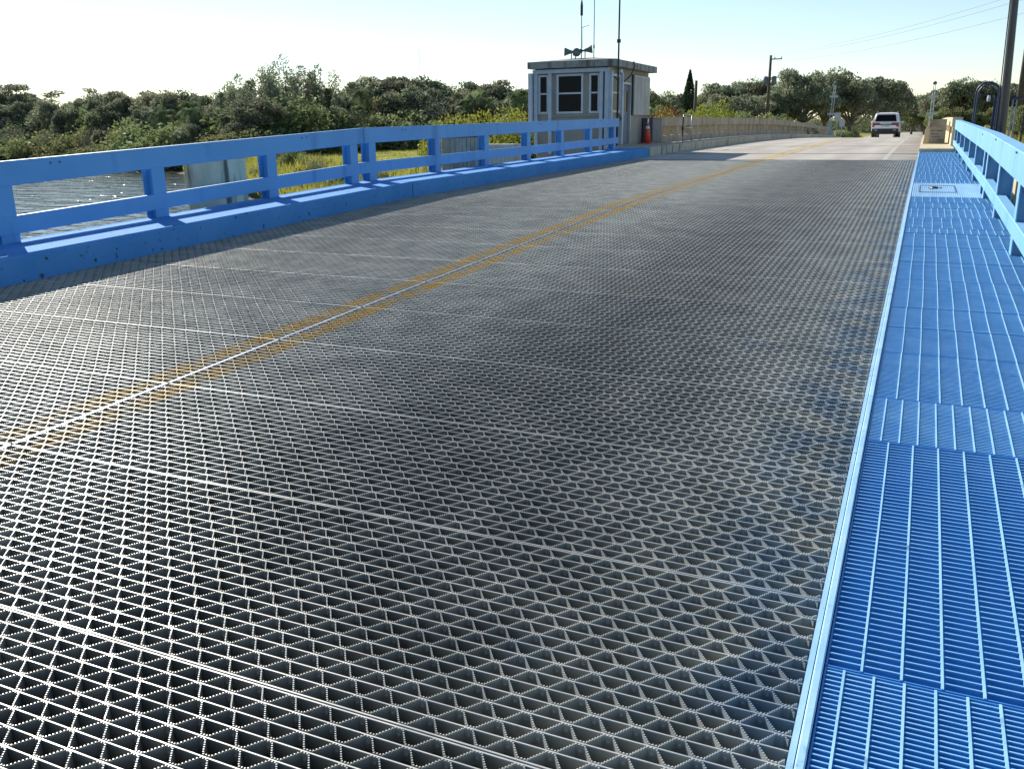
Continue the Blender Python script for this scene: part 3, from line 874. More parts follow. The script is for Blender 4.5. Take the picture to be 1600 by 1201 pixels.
wall_y(w, HY0, HY0 + T, HX0, HX1, FW, -0.9, HT)
wall_x(w, HX1 - T, HX1, HY0 + T, HY1, SW, -0.9, HT)
wall_y(w, HY1 - T, HY1, HX0, HX1 - T, [(-11.2, -10.2, 2.1, 3.2)], -.9, HT)
wall_x(w, HX0, HX0 + T, HY0 + T, HY1 - T, [(28.7, 29.6, 2.06, 3.2), (30.4, 31.8, 2.06, 3.2)], -.9, HT)
hb(w, 'wall', M_stucco)
hb(MB().box(HX0 + T, HX1 - T, HY0 + T, HY1 - T, HZ - .1, HZ), 'floor_slab', M_conc_old)
# windows
def window(x0, x1, y0, y1, z0, z1, axis, bars=True):
    fr = MB(); t = .035
    if axis == 'y':       # faces -y at y0
        fr.box(x0 - .03, x0 + t, y0 - .03, y0 + .05, z0 - .03, z1 + .03).box(x1 - t, x1 + .03, y0 - .03, y0 + .05, z0 - .03, z1 + .03)
        fr.box(x0 + t, x1 - t, y0 - .03, y0 + .05, z0 - .03, z0 + t).box(x0 + t, x1 - t, y0 - .03, y0 + .05, z1 - t, z1 + .03)
        pane = MB().box(x0 + t, x1 - t, y0 + .01, y0 + .02, z0 + t, z1 - t)
        zm = (z0 + z1) / 2 + .02
        bar = MB().box(x0 + t, x1 - t, y0 - .02, y0 + .008, zm - .025, zm + .025)
    else:                 # faces +x at x1
        fr.box(x1 - .05, x1 + .03, y0 - .03, y0 + t, z0 - .03, z1 + .03).box(x1 - .05, x1 + .03, y1 - t, y1 + .03, z0 - .03, z1 + .03)
        fr.box(x1 - .05, x1 + .03, y0 + t, y1 - t, z0 - .03, z0 + t).box(x1 - .05, x1 + .03, y0 + t, y1 - t, z1 - t, z1 + .03)
        pane = MB().box(x1 - .02, x1 - .01, y0 + t, y1 - t, z0 + t, z1 - t)
        zm = (z0 + z1) / 2 + .02
        bar = MB().box(x1 - .008, x1 + .02, y0 + t, y1 - t, zm - .025, zm + .025)
    f = hb(fr, 'window', M_white)
    hb(pane, 'pane', M_glass, f); hb(bar, 'sash_bar', M_white, f)
for x0, x1, z0, z1 in FW: window(x0, x1, HY0 - .002, None, z0, z1, 'y')
window(None, HX1 + .002, 28.5, 29.3, 2.08, 3.2, 'x')
for (y0, y1, z0, z1) in ((28.7, 29.6, 2.06, 3.2), (30.4, 31.8, 2.06, 3.2)):
    f = hb(MB().box(HX0 - .02, HX0 + .02, y0, y1, z1 - .05, z1).box(HX0 - .02, HX0 + .02, y0, y1, z0, z0 + .05), 'window', M_white)
    hb(MB().box(HX0 + .03, HX0 + .04, y0, y1, z0, z1), 'pane', M_glass, f)
# pale window blind hanging in the upper half of the side window
hb(MB().box(HX1 - .045, HX1 - .03, 28.56, 29.1, 2.72, 3.14), 'blind', M_white)
# posts and beam in front of the facade
for x in (-11.86, -11.36, -9.6, -9.42):
    hb(MB().box(x, x + .11, HY0 - .15, HY0 - .035, 0.75, 3.28), 'facade_post', M_trim)
hb(MB().box(-11.9, -9.3, HY0 - .16, HY0 - .02, 3.282, 3.40), 'head_beam', M_trim)
hb(MB().box(-12.02, -11.9, 28.0, 28.6, 1.75, 3.3), 'side_panel', M_white)
hb(MB().box(HX1 + .004, HX1 + .1, 28.2, 28.34, 1.05, 3.3), 'facade_post', M_trim)
hb(MB().box(HX1 + .004, HX1 + .09, 29.38, 29.47, 1.05, 3.3), 'facade_post', M_trim)
# sill band under front windows
hb(MB().box(-11.35, -9.61, HY0 - .05, HY0 - .001, 1.93, 2.0), 'sill', M_stucco)
# door (> handle)
d = hb(MB().box(HX1 - .10, HX1 - .05, 29.75, 30.52, HZ + .03, 2.95), 'door', M_door)
hb(MB().box(HX1 - .0495, HX1 - .044, 29.9, 30.38, 2.1, 2.75), 'door_light', M_glass, d)
hb(MB().box(HX1 - .049, HX1 + .01, 29.82, 29.86, 1.95, 2.1), 'handle', M_galv, d)
hb(MB().box(HX1 - .06, HX1 + .02, 29.68, 29.74, HZ + .02, 3.02).box(HX1 - .06, HX1 + .02, 30.53, 30.59, HZ + .02, 3.02).box(HX1 - .06, HX1 + .02, 29.74, 30.53, 2.96, 3.02), 'door_frame', M_shutter)
# storm shutter over the rear side window
sh = hb(MB().box(HX1 + .06, HX1 + .10, 30.7, 32.6, 2.0, 3.28), 'shutter', M_shutter)
for i in range(14):
    y = 30.76 + i * .13
    hb(MB().box(HX1 + .1005, HX1 + .118, y, y + .06, 2.03, 3.25), 'shutter_rib', M_shutter, sh)
hb(MB().box(HX1 + .002, HX1 + .058, 30.66, 30.74, 1.98, 3.3), 'shutter_bracket', M_dark)
hb(MB().box(HX1 + .002, HX1 + .058, 32.58, 32.64, 1.98, 3.3), 'shutter_bracket', M_dark)
# roof: fascia and shallow hip
rf = MB().box(-12.02, -9.02, 27.95, 32.75, 3.432, 3.64)
hb(rf, 'roof', M_roof)
hip = MB()
hip.add([(-11.98, 28, 3.642), (-9.07, 28, 3.642), (-9.07, 32.7, 3.642), (-11.98, 32.7, 3.642), (-10.9, 29.3, 3.80), (-10.2, 29.3, 3.80), (-10.2, 32, 3.80), (-10.9, 32, 3.80)],
        [(0, 1, 5, 4), (1, 2, 6, 5), (2, 3, 7, 6), (3, 0, 4, 7), (4, 5, 6, 7), (3, 2, 1, 0)])
hb(hip, 'roof_top', M_roof)
# small security lamp, conduit loop
hb(MB().box(HX1 + .02, HX1 + .16, 28.9, 29.15, 3.28, 3.38), 'soffit_lamp', M_white)
hb(MB().tube([(-8.99, 29.75, 3.66), (-8.97, 29.85, 3.5), (-9.05, 29.6, 3.2), (HX1 + .04, 29.55, 3.0), (HX1 + .04, 29.55, 2.7)], .02, 6), 'conduit', M_dark)
hb(MB().box(HX1 + .001, HX1 + .08, 29.5, 29.62, 2.58, 2.72), 'junction_box', M_horn)
hb(MB().tube([(HX1 + .05, 29.42, 1.8), (HX1 + .1, 29.1, 1.95), (HX1 + .06, 28.9, 2.03)], .02, 6), 'conduit', M_dark)
# concrete pier under the house
hb(MB().box(HX0 - .25, HX1 + .0, HY0 + .03, HY1 + .3, -3.4, -0.902), 'pier', M_conc_old)

# masts and aerials
def mast(x, y, z0, z1, r, label, m=M_dark, name='mast', collars=()):
    e = empty(name, (x, y, z0), 0, label, 'antenna')
    MB().tube([(0, 0, 0), (0, 0, z1 - z0)], [r, r * .75], 8).build('pole', m, e, smooth=True)
    for c in collars: MB().lathe([(r * 2.0, -.05), (r * 2.0, .05)], (0, 0, c - z0), 8).build('collar', m, e)
    return e
mast(-8.96, 28.02, 1.03, 7.6, .032, 'thick dark mast rising past the roof edge beside the house door', collars=(4.15,))
mast(-10.08, 28.9, 3.72, 8.2, .016, 'thin whip antenna between the loudspeakers and the thick mast', M_galv, 'whip_antenna', collars=(4.1,))
e = mast(-10.62, 29.2, 3.78, 5.3, .018, 'short bent aerial mast with a side arm above the horn loudspeakers', M_dark, 'aerial')
MB().tube([(0, 0, .95), (.28, -.02, 1.0)], .008, 5).build('side_arm', M_dark, e)
MB().tube([(.05, 0, .95), (.04, 0, .3)], .006, 5).build('cable', M_dark, e)
MB().lathe([(.015, 0), (.045, .02), (.045, .3), (.03, .42), (.01, .5)], (0, 0, 1.30), 8).build('sensor_head', M_dark, e)
def horn(x, y, z, yaw, pit, label):
    e = empty('horn_loudspeaker', (x, y, z), 0, label, 'loudspeaker', 'horn loudspeakers on the roof')
    MB().tube([(0, 0, -.28), (0, 0, .02)], .018, 6).build('bracket', M_dark, e)
    d = Vector((math.cos(yaw) * math.cos(pit), math.sin(yaw) * math.cos(pit), math.sin(pit)))
    MB().tube([tuple(d * -.22), tuple(d * -.1)], [.06, .07], 12).build('driver', M_horn, e, smooth=True)
    MB().tube([tuple(d * t) for t in (-.1, 0, .1, .2, .235)], [.03, .05, .085, .125, .135], 14).build('bell', M_horn, e, smooth=True)
horn(-10.95, 29.15, 3.99, R(200), R(2), 'leftmost horn loudspeaker on the roof, its bell pointing left')
horn(-10.75, 29.0, 3.93, R(-60), R(3), 'middle horn loudspeaker on the roof, seen nearly from the front')
horn(-10.58, 29.45, 4.05, R(15), R(8), 'rightmost horn loudspeaker on the roof, its bell pointing right')

# traffic cone, dark cabinet, metal gate
e = empty('traffic_cone', (-9.02, 31.75, prof(32) + .27), 0, 'orange traffic cone with pale collar standing by the dark cabinet', 'traffic cone')
MB().box(-.17, .17, -.17, .17, 0, .035).build('base', M_orange, e, bevel=.01)
MB().lathe([(.13, .036), (.085, .45), (.075, .5)], n=16).build('cone_body', M_orange, e, smooth=True)
MB().lathe([(.075, .501), (.06, .6)], n=16).build('collar', M_reflect, e, smooth=True)
MB().lathe([(.058, .601), (.045, .68)], n=16).build('cone_tip', M_orange, e, smooth=True)
MB().tube([(0, 0, .681), (.02, 0, .85)], [.035, .03], 8).build('white_cap', M_reflect, e, smooth=True)
e = empty('control_cabinet', (-9.2, 32.75, prof(32) + .27), 0, 'dark blue-grey cabinet against the house wall behind the traffic cone', 'cabinet')
M_cab = mat('cabinet_blue_grey', (0.055, 0.075, 0.10), (0.08, 0.10, 0.13), rough=0.5, scale=4)
MB().box(-.08, .28, -.75, .55, 0, .84).build('cabinet_body', M_cab, e, bevel=.01)
MB().box(-.1, .31, -.78, .58, .842, .87).build('lid', M_cab, e)
MB().box(.2805, .29, -.7, -.02, .05, .8).build('cabinet_door', M_cab, e)
MB().box(.2905, .31, -.12, -.08, .4, .5).build('handle', M_galv, e)
e = empty('metal_gate', (-8.2, 34.2, prof(34) + .27), 0, 'low galvanised pipe gate standing on the left pavement by the parapet', 'gate')
for a, b_ in (((-.0, -.55, 0), (0, -.55, .98)), ((0, .75, 0), (0, .75, .98)), ((0, -.55, .97), (0, .75, .97)), ((0, -.55, .5), (0, .75, .5))):
    MB().tube([a, b_], .022, 8).build('rail', M_galv, e, smooth=True)
MB().tube([(0, -.62, .2), (0, -.66, .45), (0, -.62, .75), (0, -.6, .9)], .025, 6).build('chain', M_dark, e)
MB().box(-.03, .03, -.7, -.56, .42, .55).build('lock', M_dark, e)

# ------------------------------------------------------------------ left parapet: one thing, piece by piece
par = empty('concrete_parapet', (-9.1, 33.3, prof(33) + .27), 0, 'long beige concrete parapet with square openings along the left pavement', 'parapet')
po = Vector(par.location)
bay = 2.4; y = 33.35; i = 0
PX0, PX1 = -9.22, -8.97
while y < 98:
    y1 = y + bay
    z0, z1 = prof(y) + .268, prof(y1) + .268
    def at(t): return z0 + (z1 - z0) * t
    o = MB().sbox(PX0, PX1, y + .004, y1 - .004, z0 - .6, z0 + .24, z1 - .6, z1 + .24).build('base_panel', M_parapet, par); o.location = -po
    o = MB().sbox(PX0 + .02, PX1 - .02, y + .004, y + .42, z0 + .241, z0 + .579, at(.175) + .241, at(.175) + .579).build('baluster', M_parapet, par); o.location = -po
    o = MB().sbox(PX0 + .02, PX1 - .02, y + 1.2, y + 1.45, at(.5) + .241, at(.5) + .579, at(.6) + .241, at(.6) + .579).build('baluster', M_parapet, par); o.location = -po
    o = MB().sbox(PX0 - .03, PX1 + .03, y + .006, y1 - .006, z0 + .58, z0 + .90, z1 + .58, z1 + .90).build('coping', M_parapet, par); o.location = -po
    y = y1; i += 1
# right parapet with its end pylon and plaque
rp = empty('cream_parapet', (0.95, 34.0, prof(34)), 0, 'cream masonry parapet continuing beyond the right blue railing', 'parapet')
ro = Vector(rp.location); y = 34.0
while y < 60:
    y1 = y + 2.6
    z0, z1 = prof(y) + .1, prof(y1) + .1
    for (nm, a, b_, q0, q1) in (('base_panel', -.6, .38, 0, 2.59), ('baluster', .381, .619, 0, .5), ('coping', .62, .92, 0.002, 2.588)):
        t0, t1 = q0 / 2.6, q1 / 2.6
        za, zb = z0 + (z1 - z0) * t0, z0 + (z1 - z0) * t1
        ex = .03 if nm == 'coping' else 0
        o = MB().sbox(.80 - ex, 1.06 + ex, y + q0, y + q1, za + a, za + b_, zb + a, zb + b_).build(nm, M_cream, rp); o.location = -ro
    y = y1
py = empty('end_pylon', (.34, 36.8, prof(36.8) + .1), 0, 'cream concrete end block carrying a small grey plaque on the right pavement', 'end block')
b = MB()
b.add([(-.40, 0, 0), (.32, 0, 0), (.32, 1.6, 0), (-.40, 1.6, 0), (-.34, 0, .50), (.32, 0, .50), (.32, 1.6, .50), (-.34, 1.6, .50),
       (-.19, 0, .86), (.32, 0, .86), (.32, 1.6, .86), (-.19, 1.6, .86)],
      [(3, 2, 1, 0), (0, 1, 5, 4), (4, 5, 9, 8), (1, 2, 6, 5), (5, 6, 10, 9), (2, 3, 7, 6), (6, 7, 11, 10), (3, 0, 4, 7), (7, 4, 8, 11), (8, 9, 10, 11)])
b.build('block_body', M_cream, py)
pl = MB().box(-.20, .28, -.03, -.002, .04, .53).build('plaque', M_plaque, py)
rnd = random.Random(3)
for row in range(4):
    x = -.16
    while x < .23:
        w_ = rnd.uniform(.02, .05)
        if rnd.random() < .8:
            MB().box(x, min(x + w_, .25), -.034, -.0305, .43 - row * .105, .475 - row * .105).build('raised_mark', M_plaque_mark, pl)
        x += w_ + .012
MB().box(-.235, .315, -.02, -.001, .56, .85).build('upper_panel', M_conc, py)

# ------------------------------------------------------------------ placing by compass bearing from the viewpoint
def bear(px, d, py=195):
    v = _fw + _rt * ((px - 800) / FOC) + _up * ((600.5 - py) / FOC)
    return (v.x * d, v.y * d, EYE.z + v.z * d)

# lamp pole and blue access ladder outside the right railing
x0, y0, _ = bear(1564.5, 24, 210)
e = empty('lamp_pole', (x0, y0, -3.2), 0, 'tall dark painted pole rising outside the right railing', 'lamp pole')
x1, y1, z1 = bear(1584, 24, -35)
MB().tube([(0, 0, 0), (0, 0, 4.6), (x1 - x0, 0, z1 + 3.2), (1.9 * (x1 - x0), 0, z1 + 8)], [.12, .108, .09, .06], 16).build('pole_shaft', M_bronze, e, smooth=True)
MB().tube([(-.17, 0, 1), (-.155, 0, 5.0), ((x1 - x0) - .10, 0, z1 + 3.2)], .014, 6).build('cable', M_dark, e)
def bz(px, py_, d): return Vector(bear(px, d, py_))
e = empty('access_ladder', (1.05, 25, -2.0), 0, 'dark blue steel access ladder with hooped handrails outside the right railing', 'ladder')
eo = Vector(e.location)
def lb(b, name, m=M_navy):
    o = b.build(name, m, e, smooth=False); o.location = -eo; return o
def hoop(pa, pb, ptop, d, r):
    a = bz(pa, 212, d); c = bz(pb, 212, d); t = bz((pa + pb) / 2, ptop, d)
    rx = (c.x - a.x) / 2; mid = (a + c) / 2; pts = [(a.x, a.y, -1.6), (a.x, a.y, t.z - rx)]
    for k in range(1, 12):
        th = math.pi * (1 - k / 12)
        pts.append((mid.x + rx * math.cos(th), a.y, t.z - rx + rx * math.sin(th)))
    pts += [(c.x, a.y, t.z - rx), (c.x, a.y, -1.6)]
    return MB().tube(pts, r, 8)
lb(hoop(1517, 1551, 130, 25, .024), 'handrail_hoop'); lb(hoop(1520, 1553, 133, 25.7, .024), 'handrail_hoop')
a = bz(1561, 152, 25); c = bz(1606, 154, 25)
lb(MB().box(a.x, c.x, a.y, a.y + .9, a.z - .05, a.z), 'platform_top')
for px in (1563, 1584, 1590, 1604):
    p = bz(px, 152, 25); lb(MB().box(p.x - .02, p.x + .02, p.y + .02, p.y + .06, -1.6, a.z - .052), 'platform_leg', M_galv if px in (1584, 1590) else M_navy)
for px in (1549, 1557):
    p = bz(px, 205, 25); t = bz(px, 150, 25); lb(MB().box(p.x - .035, p.x + .035, p.y, p.y + .06, -1.6, t.z), 'ladder_stile')
p = bz(1549, 200, 25); q = bz(1557, 200, 25)
for k in range(14): lb(MB().tube([(p.x, p.y - .01, -1.2 + .26 * k), (q.x, p.y - .01, -1.2 + .26 * k)], .012, 6), 'rung')
p = bz(1540, 160, 25); q = bz(1562, 160, 25)
lb(MB().box(p.x, q.x, p.y, p.y + .05, p.z - .02, p.z + .02), 'cross_arm', M_wood)
p = bz(1545, 154, 25); lb(MB().lathe([(.04, -.08), (.05, 0), (.03, .08)], tuple(p), 10), 'white_light', M_reflect)
p = bz(1553, 184, 25); lb(MB().lathe([(.035, -.05), (.045, 0), (.02, .05)], tuple(p), 10), 'white_light', M_reflect)
p = bz(1555, 196, 25); lb(MB().box(p.x - .03, p.x + .07, p.y, p.y + .1, -1.6, p.z), 'pipe_stand', M_galv)

# ------------------------------------------------------------------ barrier gates, signs, utility poles, wires
def barrier(px, d, hgt, label, flip=1):
    x, y, _ = bear(px, d); z = prof(y)
    e = empty('barrier_gate', (x, y, z), 0, label, 'barrier gate')
    MB().box(-.45, .45, -.35, .35, 0, .95).build('gate_housing', M_sign, e, bevel=.03)
    MB().box(-.16, .16, -.16, .16, .951, 1.75).build('pivot_post', M_sign, e)
    lean = .035 * flip
    for s in (-.16, .16):
        MB().tube([(s, -.1, 1.2), (s * .55 + lean * hgt, -.1, hgt)], .035, 6).build('arm_tube', M_white, e)
    n = 8
    for i in range(n):
        za, zb = 1.9 + (hgt - 2.1) * i / n, 1.9 + (hgt - 2.1) * (i + 1) / n
        fa, fb = za / hgt, zb / hgt
        s = 1 if i % 2 else -1
        MB().tube([(s * .16 * (1 - .45 * fa) + lean * za, -.1, za), (-s * .16 * (1 - .45 * fb) + lean * zb, -.1, zb)], .018, 5).build('lattice_bar', M_white, e)
    for zz in (hgt * .45, hgt * .77):
        MB().box(-.45 + lean * zz, .45 + lean * zz, -.16, -.14, zz, zz + .22).build('reflector_board', M_sign, e)
    MB().lathe([(.05, -.1), (.1, 0), (.05, .1)], (-.75 + lean * hgt * .6, -.15, hgt * .62), 8).build('red_light', M_red, e)
    MB().tube([(-.75 + lean * hgt * .6, -.15, hgt * .62), (lean * hgt * .6, -.15, hgt * .62)], .015, 5).build('light_arm', M_dark, e)
    MB().lathe([(.06, 0), (.2, .1), (.2, .25), (.06, .38)], (lean * hgt, -.1, hgt + .02), 8).build('top_light', M_horn, e)
barrier(1297, 96, 5.6, 'raised white lattice barrier gate in front of the large oak on the left roadside')
barrier(1453.5, 92, 5.3, 'raised white lattice barrier gate behind the cream end block on the right roadside', 0)
def sign(px, d, w_, h_, top, label, post=M_galv):
    x, y, _ = bear(px, d); z = float(ground_h(x, y))
    e = empty('road_sign', (x, y, z), 0, label, 'sign')
    MB().tube([(0, 0, 0), (0, 0, top - h_ * .2 - z)], .045, 8).build('sign_post', post, e)
    MB().box(-w_ / 2, w_ / 2, -.075, -.05, top - h_ - z, top - z).build('sign_board', M_sign, e)
sign(1307.5, 92, .62, .85, 2.75, 'rectangular pale road sign seen from behind beside the left barrier gate')
sign(1315.5, 88, .5, .65, 2.0, 'smaller low sign on a thin post between the left barrier gate and the oak')
e = empty('mailbox_post', (*bear(1407, 82)[:2], float(ground_h(*bear(1407, 82)[:2]))), 0, 'dark wooden post with a box beside the white car', 'post')
MB().box(-.08, .08, -.08, .08, 0, 1.6).build('post', M_wood, e)
MB().box(-.42, -.09, -.12, .12, .9, 1.5).build('post_box', M_sign, e)

def pole(px, d, ytop, label, trans=True, arm=1.1):
    x, y, _ = bear(px, d); g = float(ground_h(x, y)); zt = bear(px, d, ytop)[2]
    e = empty('utility_pole', (x, y, g - .3), 0, label, 'utility pole')
    H = zt - g + .3
    MB().tube([(0, 0, 0), (0, 0, H)], [.19, .12], 10).build('pole_shaft', M_wood, e, smooth=True)
    if arm:
        MB().box(-.1, arm, -.06, .06, H - .42, H - .32).build('cross_arm', M_wood, e)
        for t in (.35, .95): MB().lathe([(.03, 0), (.06, .05), (.05, .16)], (arm * t, 0, H - .318), 8).build('insulator', M_sign, e)
    if trans:
        for s in (-.36, .48):
            MB().lathe([(.2, 0), (.24, .06), (.24, .7), (.12, .78)], (s, -.05, H - 2.75), 12).build('transformer', M_horn, e, smooth=True)
        MB().box(-.4, .55, -.05, .05, H - 2.2, H - 2.1).build('bracket', M_dark, e)
    return x, y, zt
pA = pole(1197.5, 90, 89, 'wooden utility pole with two transformers above the left parapet')
pB = pole(1085, 80, 127, 'short dark wooden pole beside the narrow cypress', trans=False, arm=0)
x, y, _ = bear(1590, 48); pC = pole(1588, 48, -30, 'wooden utility pole with insulators just behind the dark lamp pole', trans=False, arm=.9)
x, y, z = bear(1588, 48, -30)
for k in range(5):
    pass
# four overhead wires between the poles
def wire(a, b, sag, label):
    pts = []
    for i in range(17):
        t = i / 16; p = Vector(a).lerp(Vector(b), t); p.z -= sag * 4 * t * (1 - t); pts.append(tuple(p))
    o = MB().tube(pts, .007, 4).build('power_line', M_dark); tag(o, label, 'power line', 'overhead wires')
C0 = Vector(pC)
for k, (px, py_, d, dz) in enumerate(((1197, 88, 90, 0.1), (1203, 96, 90, -1.2), (1210, 84, 92, .6))):
    wire(bear(px, d, py_), (C0.x + .2 * k, C0.y, bear(1588, 48, (2, 22, -12)[k])[2]), .5,
         ('middle overhead wire running from the transformer pole to the right', 'lowest overhead wire running from the transformer pole to the right', 'topmost overhead wire crossing the sky at the right')[k])
x, y, _ = bear(659, 320)
e = empty('radio_mast', (x, y, -1), 0, 'hair-thin red and white radio mast above the far trees', 'radio mast')
zt = bear(659, 320, 76)[2]
for i in range(8):
    za, zb = (zt + 1) * i / 8, (zt + 1) * (i + 1) / 8
    MB().tube([(0, 0, za), (0, 0, zb)], .07, 5).build('mast_section', M_sign if i % 2 else M_parapet, e)

# ------------------------------------------------------------------ white car
def car(x, y, label):
    e = empty('parked_car', (x, y, prof(y)), 0, label, 'car')
    def sec(yy, pts): return [(px, yy, pz) for px, pz in pts]
    def prof_half(wb, ws, wt, zb, zs, zt):
        h = [(wb * .86, zb), (wb, zb + .12), (ws, zs - .25), (ws, zs), (wt + .06, zt - .12), (wt, zt - .03), (wt * .7, zt)]
        return h + [(-a, z) for a, z in h[::-1]]
    S = [(0.0, prof_half(.86, .87, .84, .42, .92, .96)), (.05, prof_half(.90, .92, .80, .34, 1.0, 1.04)), (.32, prof_half(.92, .94, .66, .30, 1.05, 1.60)),
         (.6, prof_half(.92, .95, .68, .28, 1.05, 1.69)), (2.2, prof_half(.92, .95, .70, .26, 1.04, 1.72)), (3.0, prof_half(.92, .95, .68, .26, 1.02, 1.66)),
         (3.7, prof_half(.92, .94, .80, .26, 1.0, 1.12)), (4.3, prof_half(.90, .91, .72, .28, .88, .98)), (4.6, prof_half(.80, .82, .6, .34, .7, .82))]
    b = MB(); n = 14; vs = []
    for yy, p in S: vs += sec(yy, p)
    fs = [tuple(range(n)), tuple(range((len(S) - 1) * n, len(S) * n))[::-1]]
    for i in range(len(S) - 1):
        for k in range(n):
            fs.append((i * n + k, (i + 1) * n + k, (i + 1) * n + (k + 1) % n, i * n + (k + 1) % n))
    b.add(vs, fs); me = b.mesh('body', M_carw, smooth=False)
    bm = bmesh.new(); bm.from_mesh(me); bmesh.ops.recalc_face_normals(bm, faces=bm.faces); bm.to_mesh(me); bm.free()
    link('body', me, e)
    # rear glass, follows the tailgate slope
    def gl(pts, name, m, t=.012):
        q = [Vector(p) for p in pts]; nrm = (q[1] - q[0]).cross(q[3] - q[0]).normalized() * t
        if nrm.y > 0: nrm = -nrm
        MB().hexa([tuple(p) for p in q] + [tuple(p + nrm) for p in q]).build(name, m, e)
    gl([(-.70, .03, 1.10), (.70, .03, 1.10), (.60, .27, 1.53), (-.60, .27, 1.53)], 'rear_window', M_glass, .02)
    MB().box(-.64, .64, .14, .36, 1.60, 1.635).build('spoiler', M_carw, e, bevel=.01)
    MB().box(-.88, .88, -.06, .02, .30, .60).build('rear_bumper', M_carp, e, bevel=.02)
    MB().box(-.70, .70, -.02, .1, .22, .32).build('under_tray', M_carp, e)
    for s in (-1, 1):
        MB().add([(s * .88, -.02, .72), (s * .86, -.02, 1.0), (s * .38, -.02, .99), (s * .40, -.02, .90), (s * .70, -.02, .88), (s * .74, -.02, .72),
                  (s * .9, .08, .72), (s * .88, .08, 1.0), (s * .38, .04, .99), (s * .40, .04, .90), (s * .70, .04, .88), (s * .74, .04, .72)],
                 [(0, 1, 2, 3, 4, 5), (0, 6, 7, 1), (1, 7, 8, 2), (2, 8, 9, 3), (3, 9, 10, 4), (4, 10, 11, 5), (5, 11, 6, 0)]).build('tail_light', M_tail, e)
        MB().box(s * .62 - .09, s * .62 + .09, -.068, -.061, .47, .52).build('fog_light', M_sign, e)
        for yy in (.85, 3.65):
            w_ = empty('wheel', (s * .80, yy, .33)); w_.parent = e
            MB().tube([(-.11, 0, 0), (.11, 0, 0)], .33, 20).build('tyre', M_black, w_)
            MB().tube([(s * .112, 0, 0), (s * .118, 0, 0)], .2, 14).build('rim', M_galv, w_)
        MB().box(*sorted((s * .96, s * 1.12)), 3.0, 3.12, .98, 1.12).build('mirror', M_carw, e, bevel=.01)
        MB().add([(s * .945, .5, 1.08), (s * .945, 2.9, 1.08), (s * .735, 2.8, 1.55), (s * .735, .62, 1.58)], [(0, 1, 2, 3)]).add(
            [(s * .955, .5, 1.08), (s * .955, 2.9, 1.08), (s * .745, 2.8, 1.56), (s * .745, .62, 1.59)], [(0, 1, 2, 3)]).build('side_window', M_glass, e)
        MB().tube([(s * .66, .5, 1.74), (s * .67, 2.6, 1.77)], .02, 6).build('roof_rail', M_galv, e)
    MB().box(-.26, .26, -.03, -.021, .74, .86).build('number_plate', M_sign, e)
    MB().box(-.26, .26, -.035, -.021, .89, .93).build('trim_strip', M_galv, e)
car(-2.66, 70.5, 'white sport utility car seen from behind, driving away down the road')
#PART3
# ------------------------------------------------------------------ vegetation
L_oak = leaf_mat('oak_leaves', (0.14, 0.16, 0.10), (0.29, 0.305, 0.195), rand=.3, scale=.8, hue=.03)
L_green = leaf_mat('green_leaves', (0.135, 0.17, 0.065), (0.27, 0.295, 0.13), rand=.3, scale=.7, hue=.035)
L_yellow = leaf_mat('yellow_green_leaves', (0.16, 0.20, 0.03), (0.30, 0.30, 0.05), rand=.15, scale=1.2, trans=.5)
L_grey = leaf_mat('grey_twigs', (0.17, 0.165, 0.115), (0.28, 0.27, 0.19), rand=.2, scale=1.0, trans=.2)
L_moss = leaf_mat('hanging_moss', (0.17, 0.18, 0.14), (0.26, 0.26, 0.21), rand=.15, scale=1.0, trans=.3)
L_palm = leaf_mat('palm_fronds', (0.12, 0.16, 0.07), (0.23, 0.28, 0.13), rand=.2, scale=1.5, trans=.3)
L_red = leaf_mat('reddish_leaves', (0.20, 0.085, 0.04), (0.30, 0.16, 0.06), rand=.1, scale=1.5, trans=.4)
L_cyp = leaf_mat('cypress_leaves', (0.03, 0.055, 0.03), (0.06, 0.09, 0.045), rand=.1, scale=2.0, trans=.15)
L_reed = leaf_mat('marsh_grass', (0.20, 0.21, 0.04), (0.42, 0.39, 0.085), rand=.0, scale=.35, trans=.5)

def leaf_quads(centers, size, rng, flat=0.0, elong=1.0):
    n = len(centers)
    u = rng.normal(size=(n, 3)); u /= np.linalg.norm(u, axis=1)[:, None]
    t = rng.normal(size=(n, 3)); t[:, 2] *= (1 - flat)
    v = np.cross(u, t); v /= np.linalg.norm(v, axis=1)[:, None] + 1e-9
    s = size * rng.uniform(.55, 1.25, size=(n, 1))
    a = u * s * elong; b = v * s * .62
    V = np.stack([centers - a, centers + b * .9 - a * .1, centers + a, centers - b * .9 + a * .15], 1).reshape(-1, 3)
    F = np.arange(4 * n).reshape(n, 4)
    return V, F

def crown_points(rng, blobs, per, shell=.5):
    out = []
    for (c, r) in blobs:
        d = rng.normal(size=(per, 3)); d /= np.linalg.norm(d, axis=1)[:, None]
        rad = rng.uniform(shell, 1.0, size=(per, 1)) ** .6
        p = np.array(c) + d * rad * np.array(r) * (1 + .25 * rng.normal(size=(per, 1)) * .5)
        out.append(p)
    return np.concatenate(out)

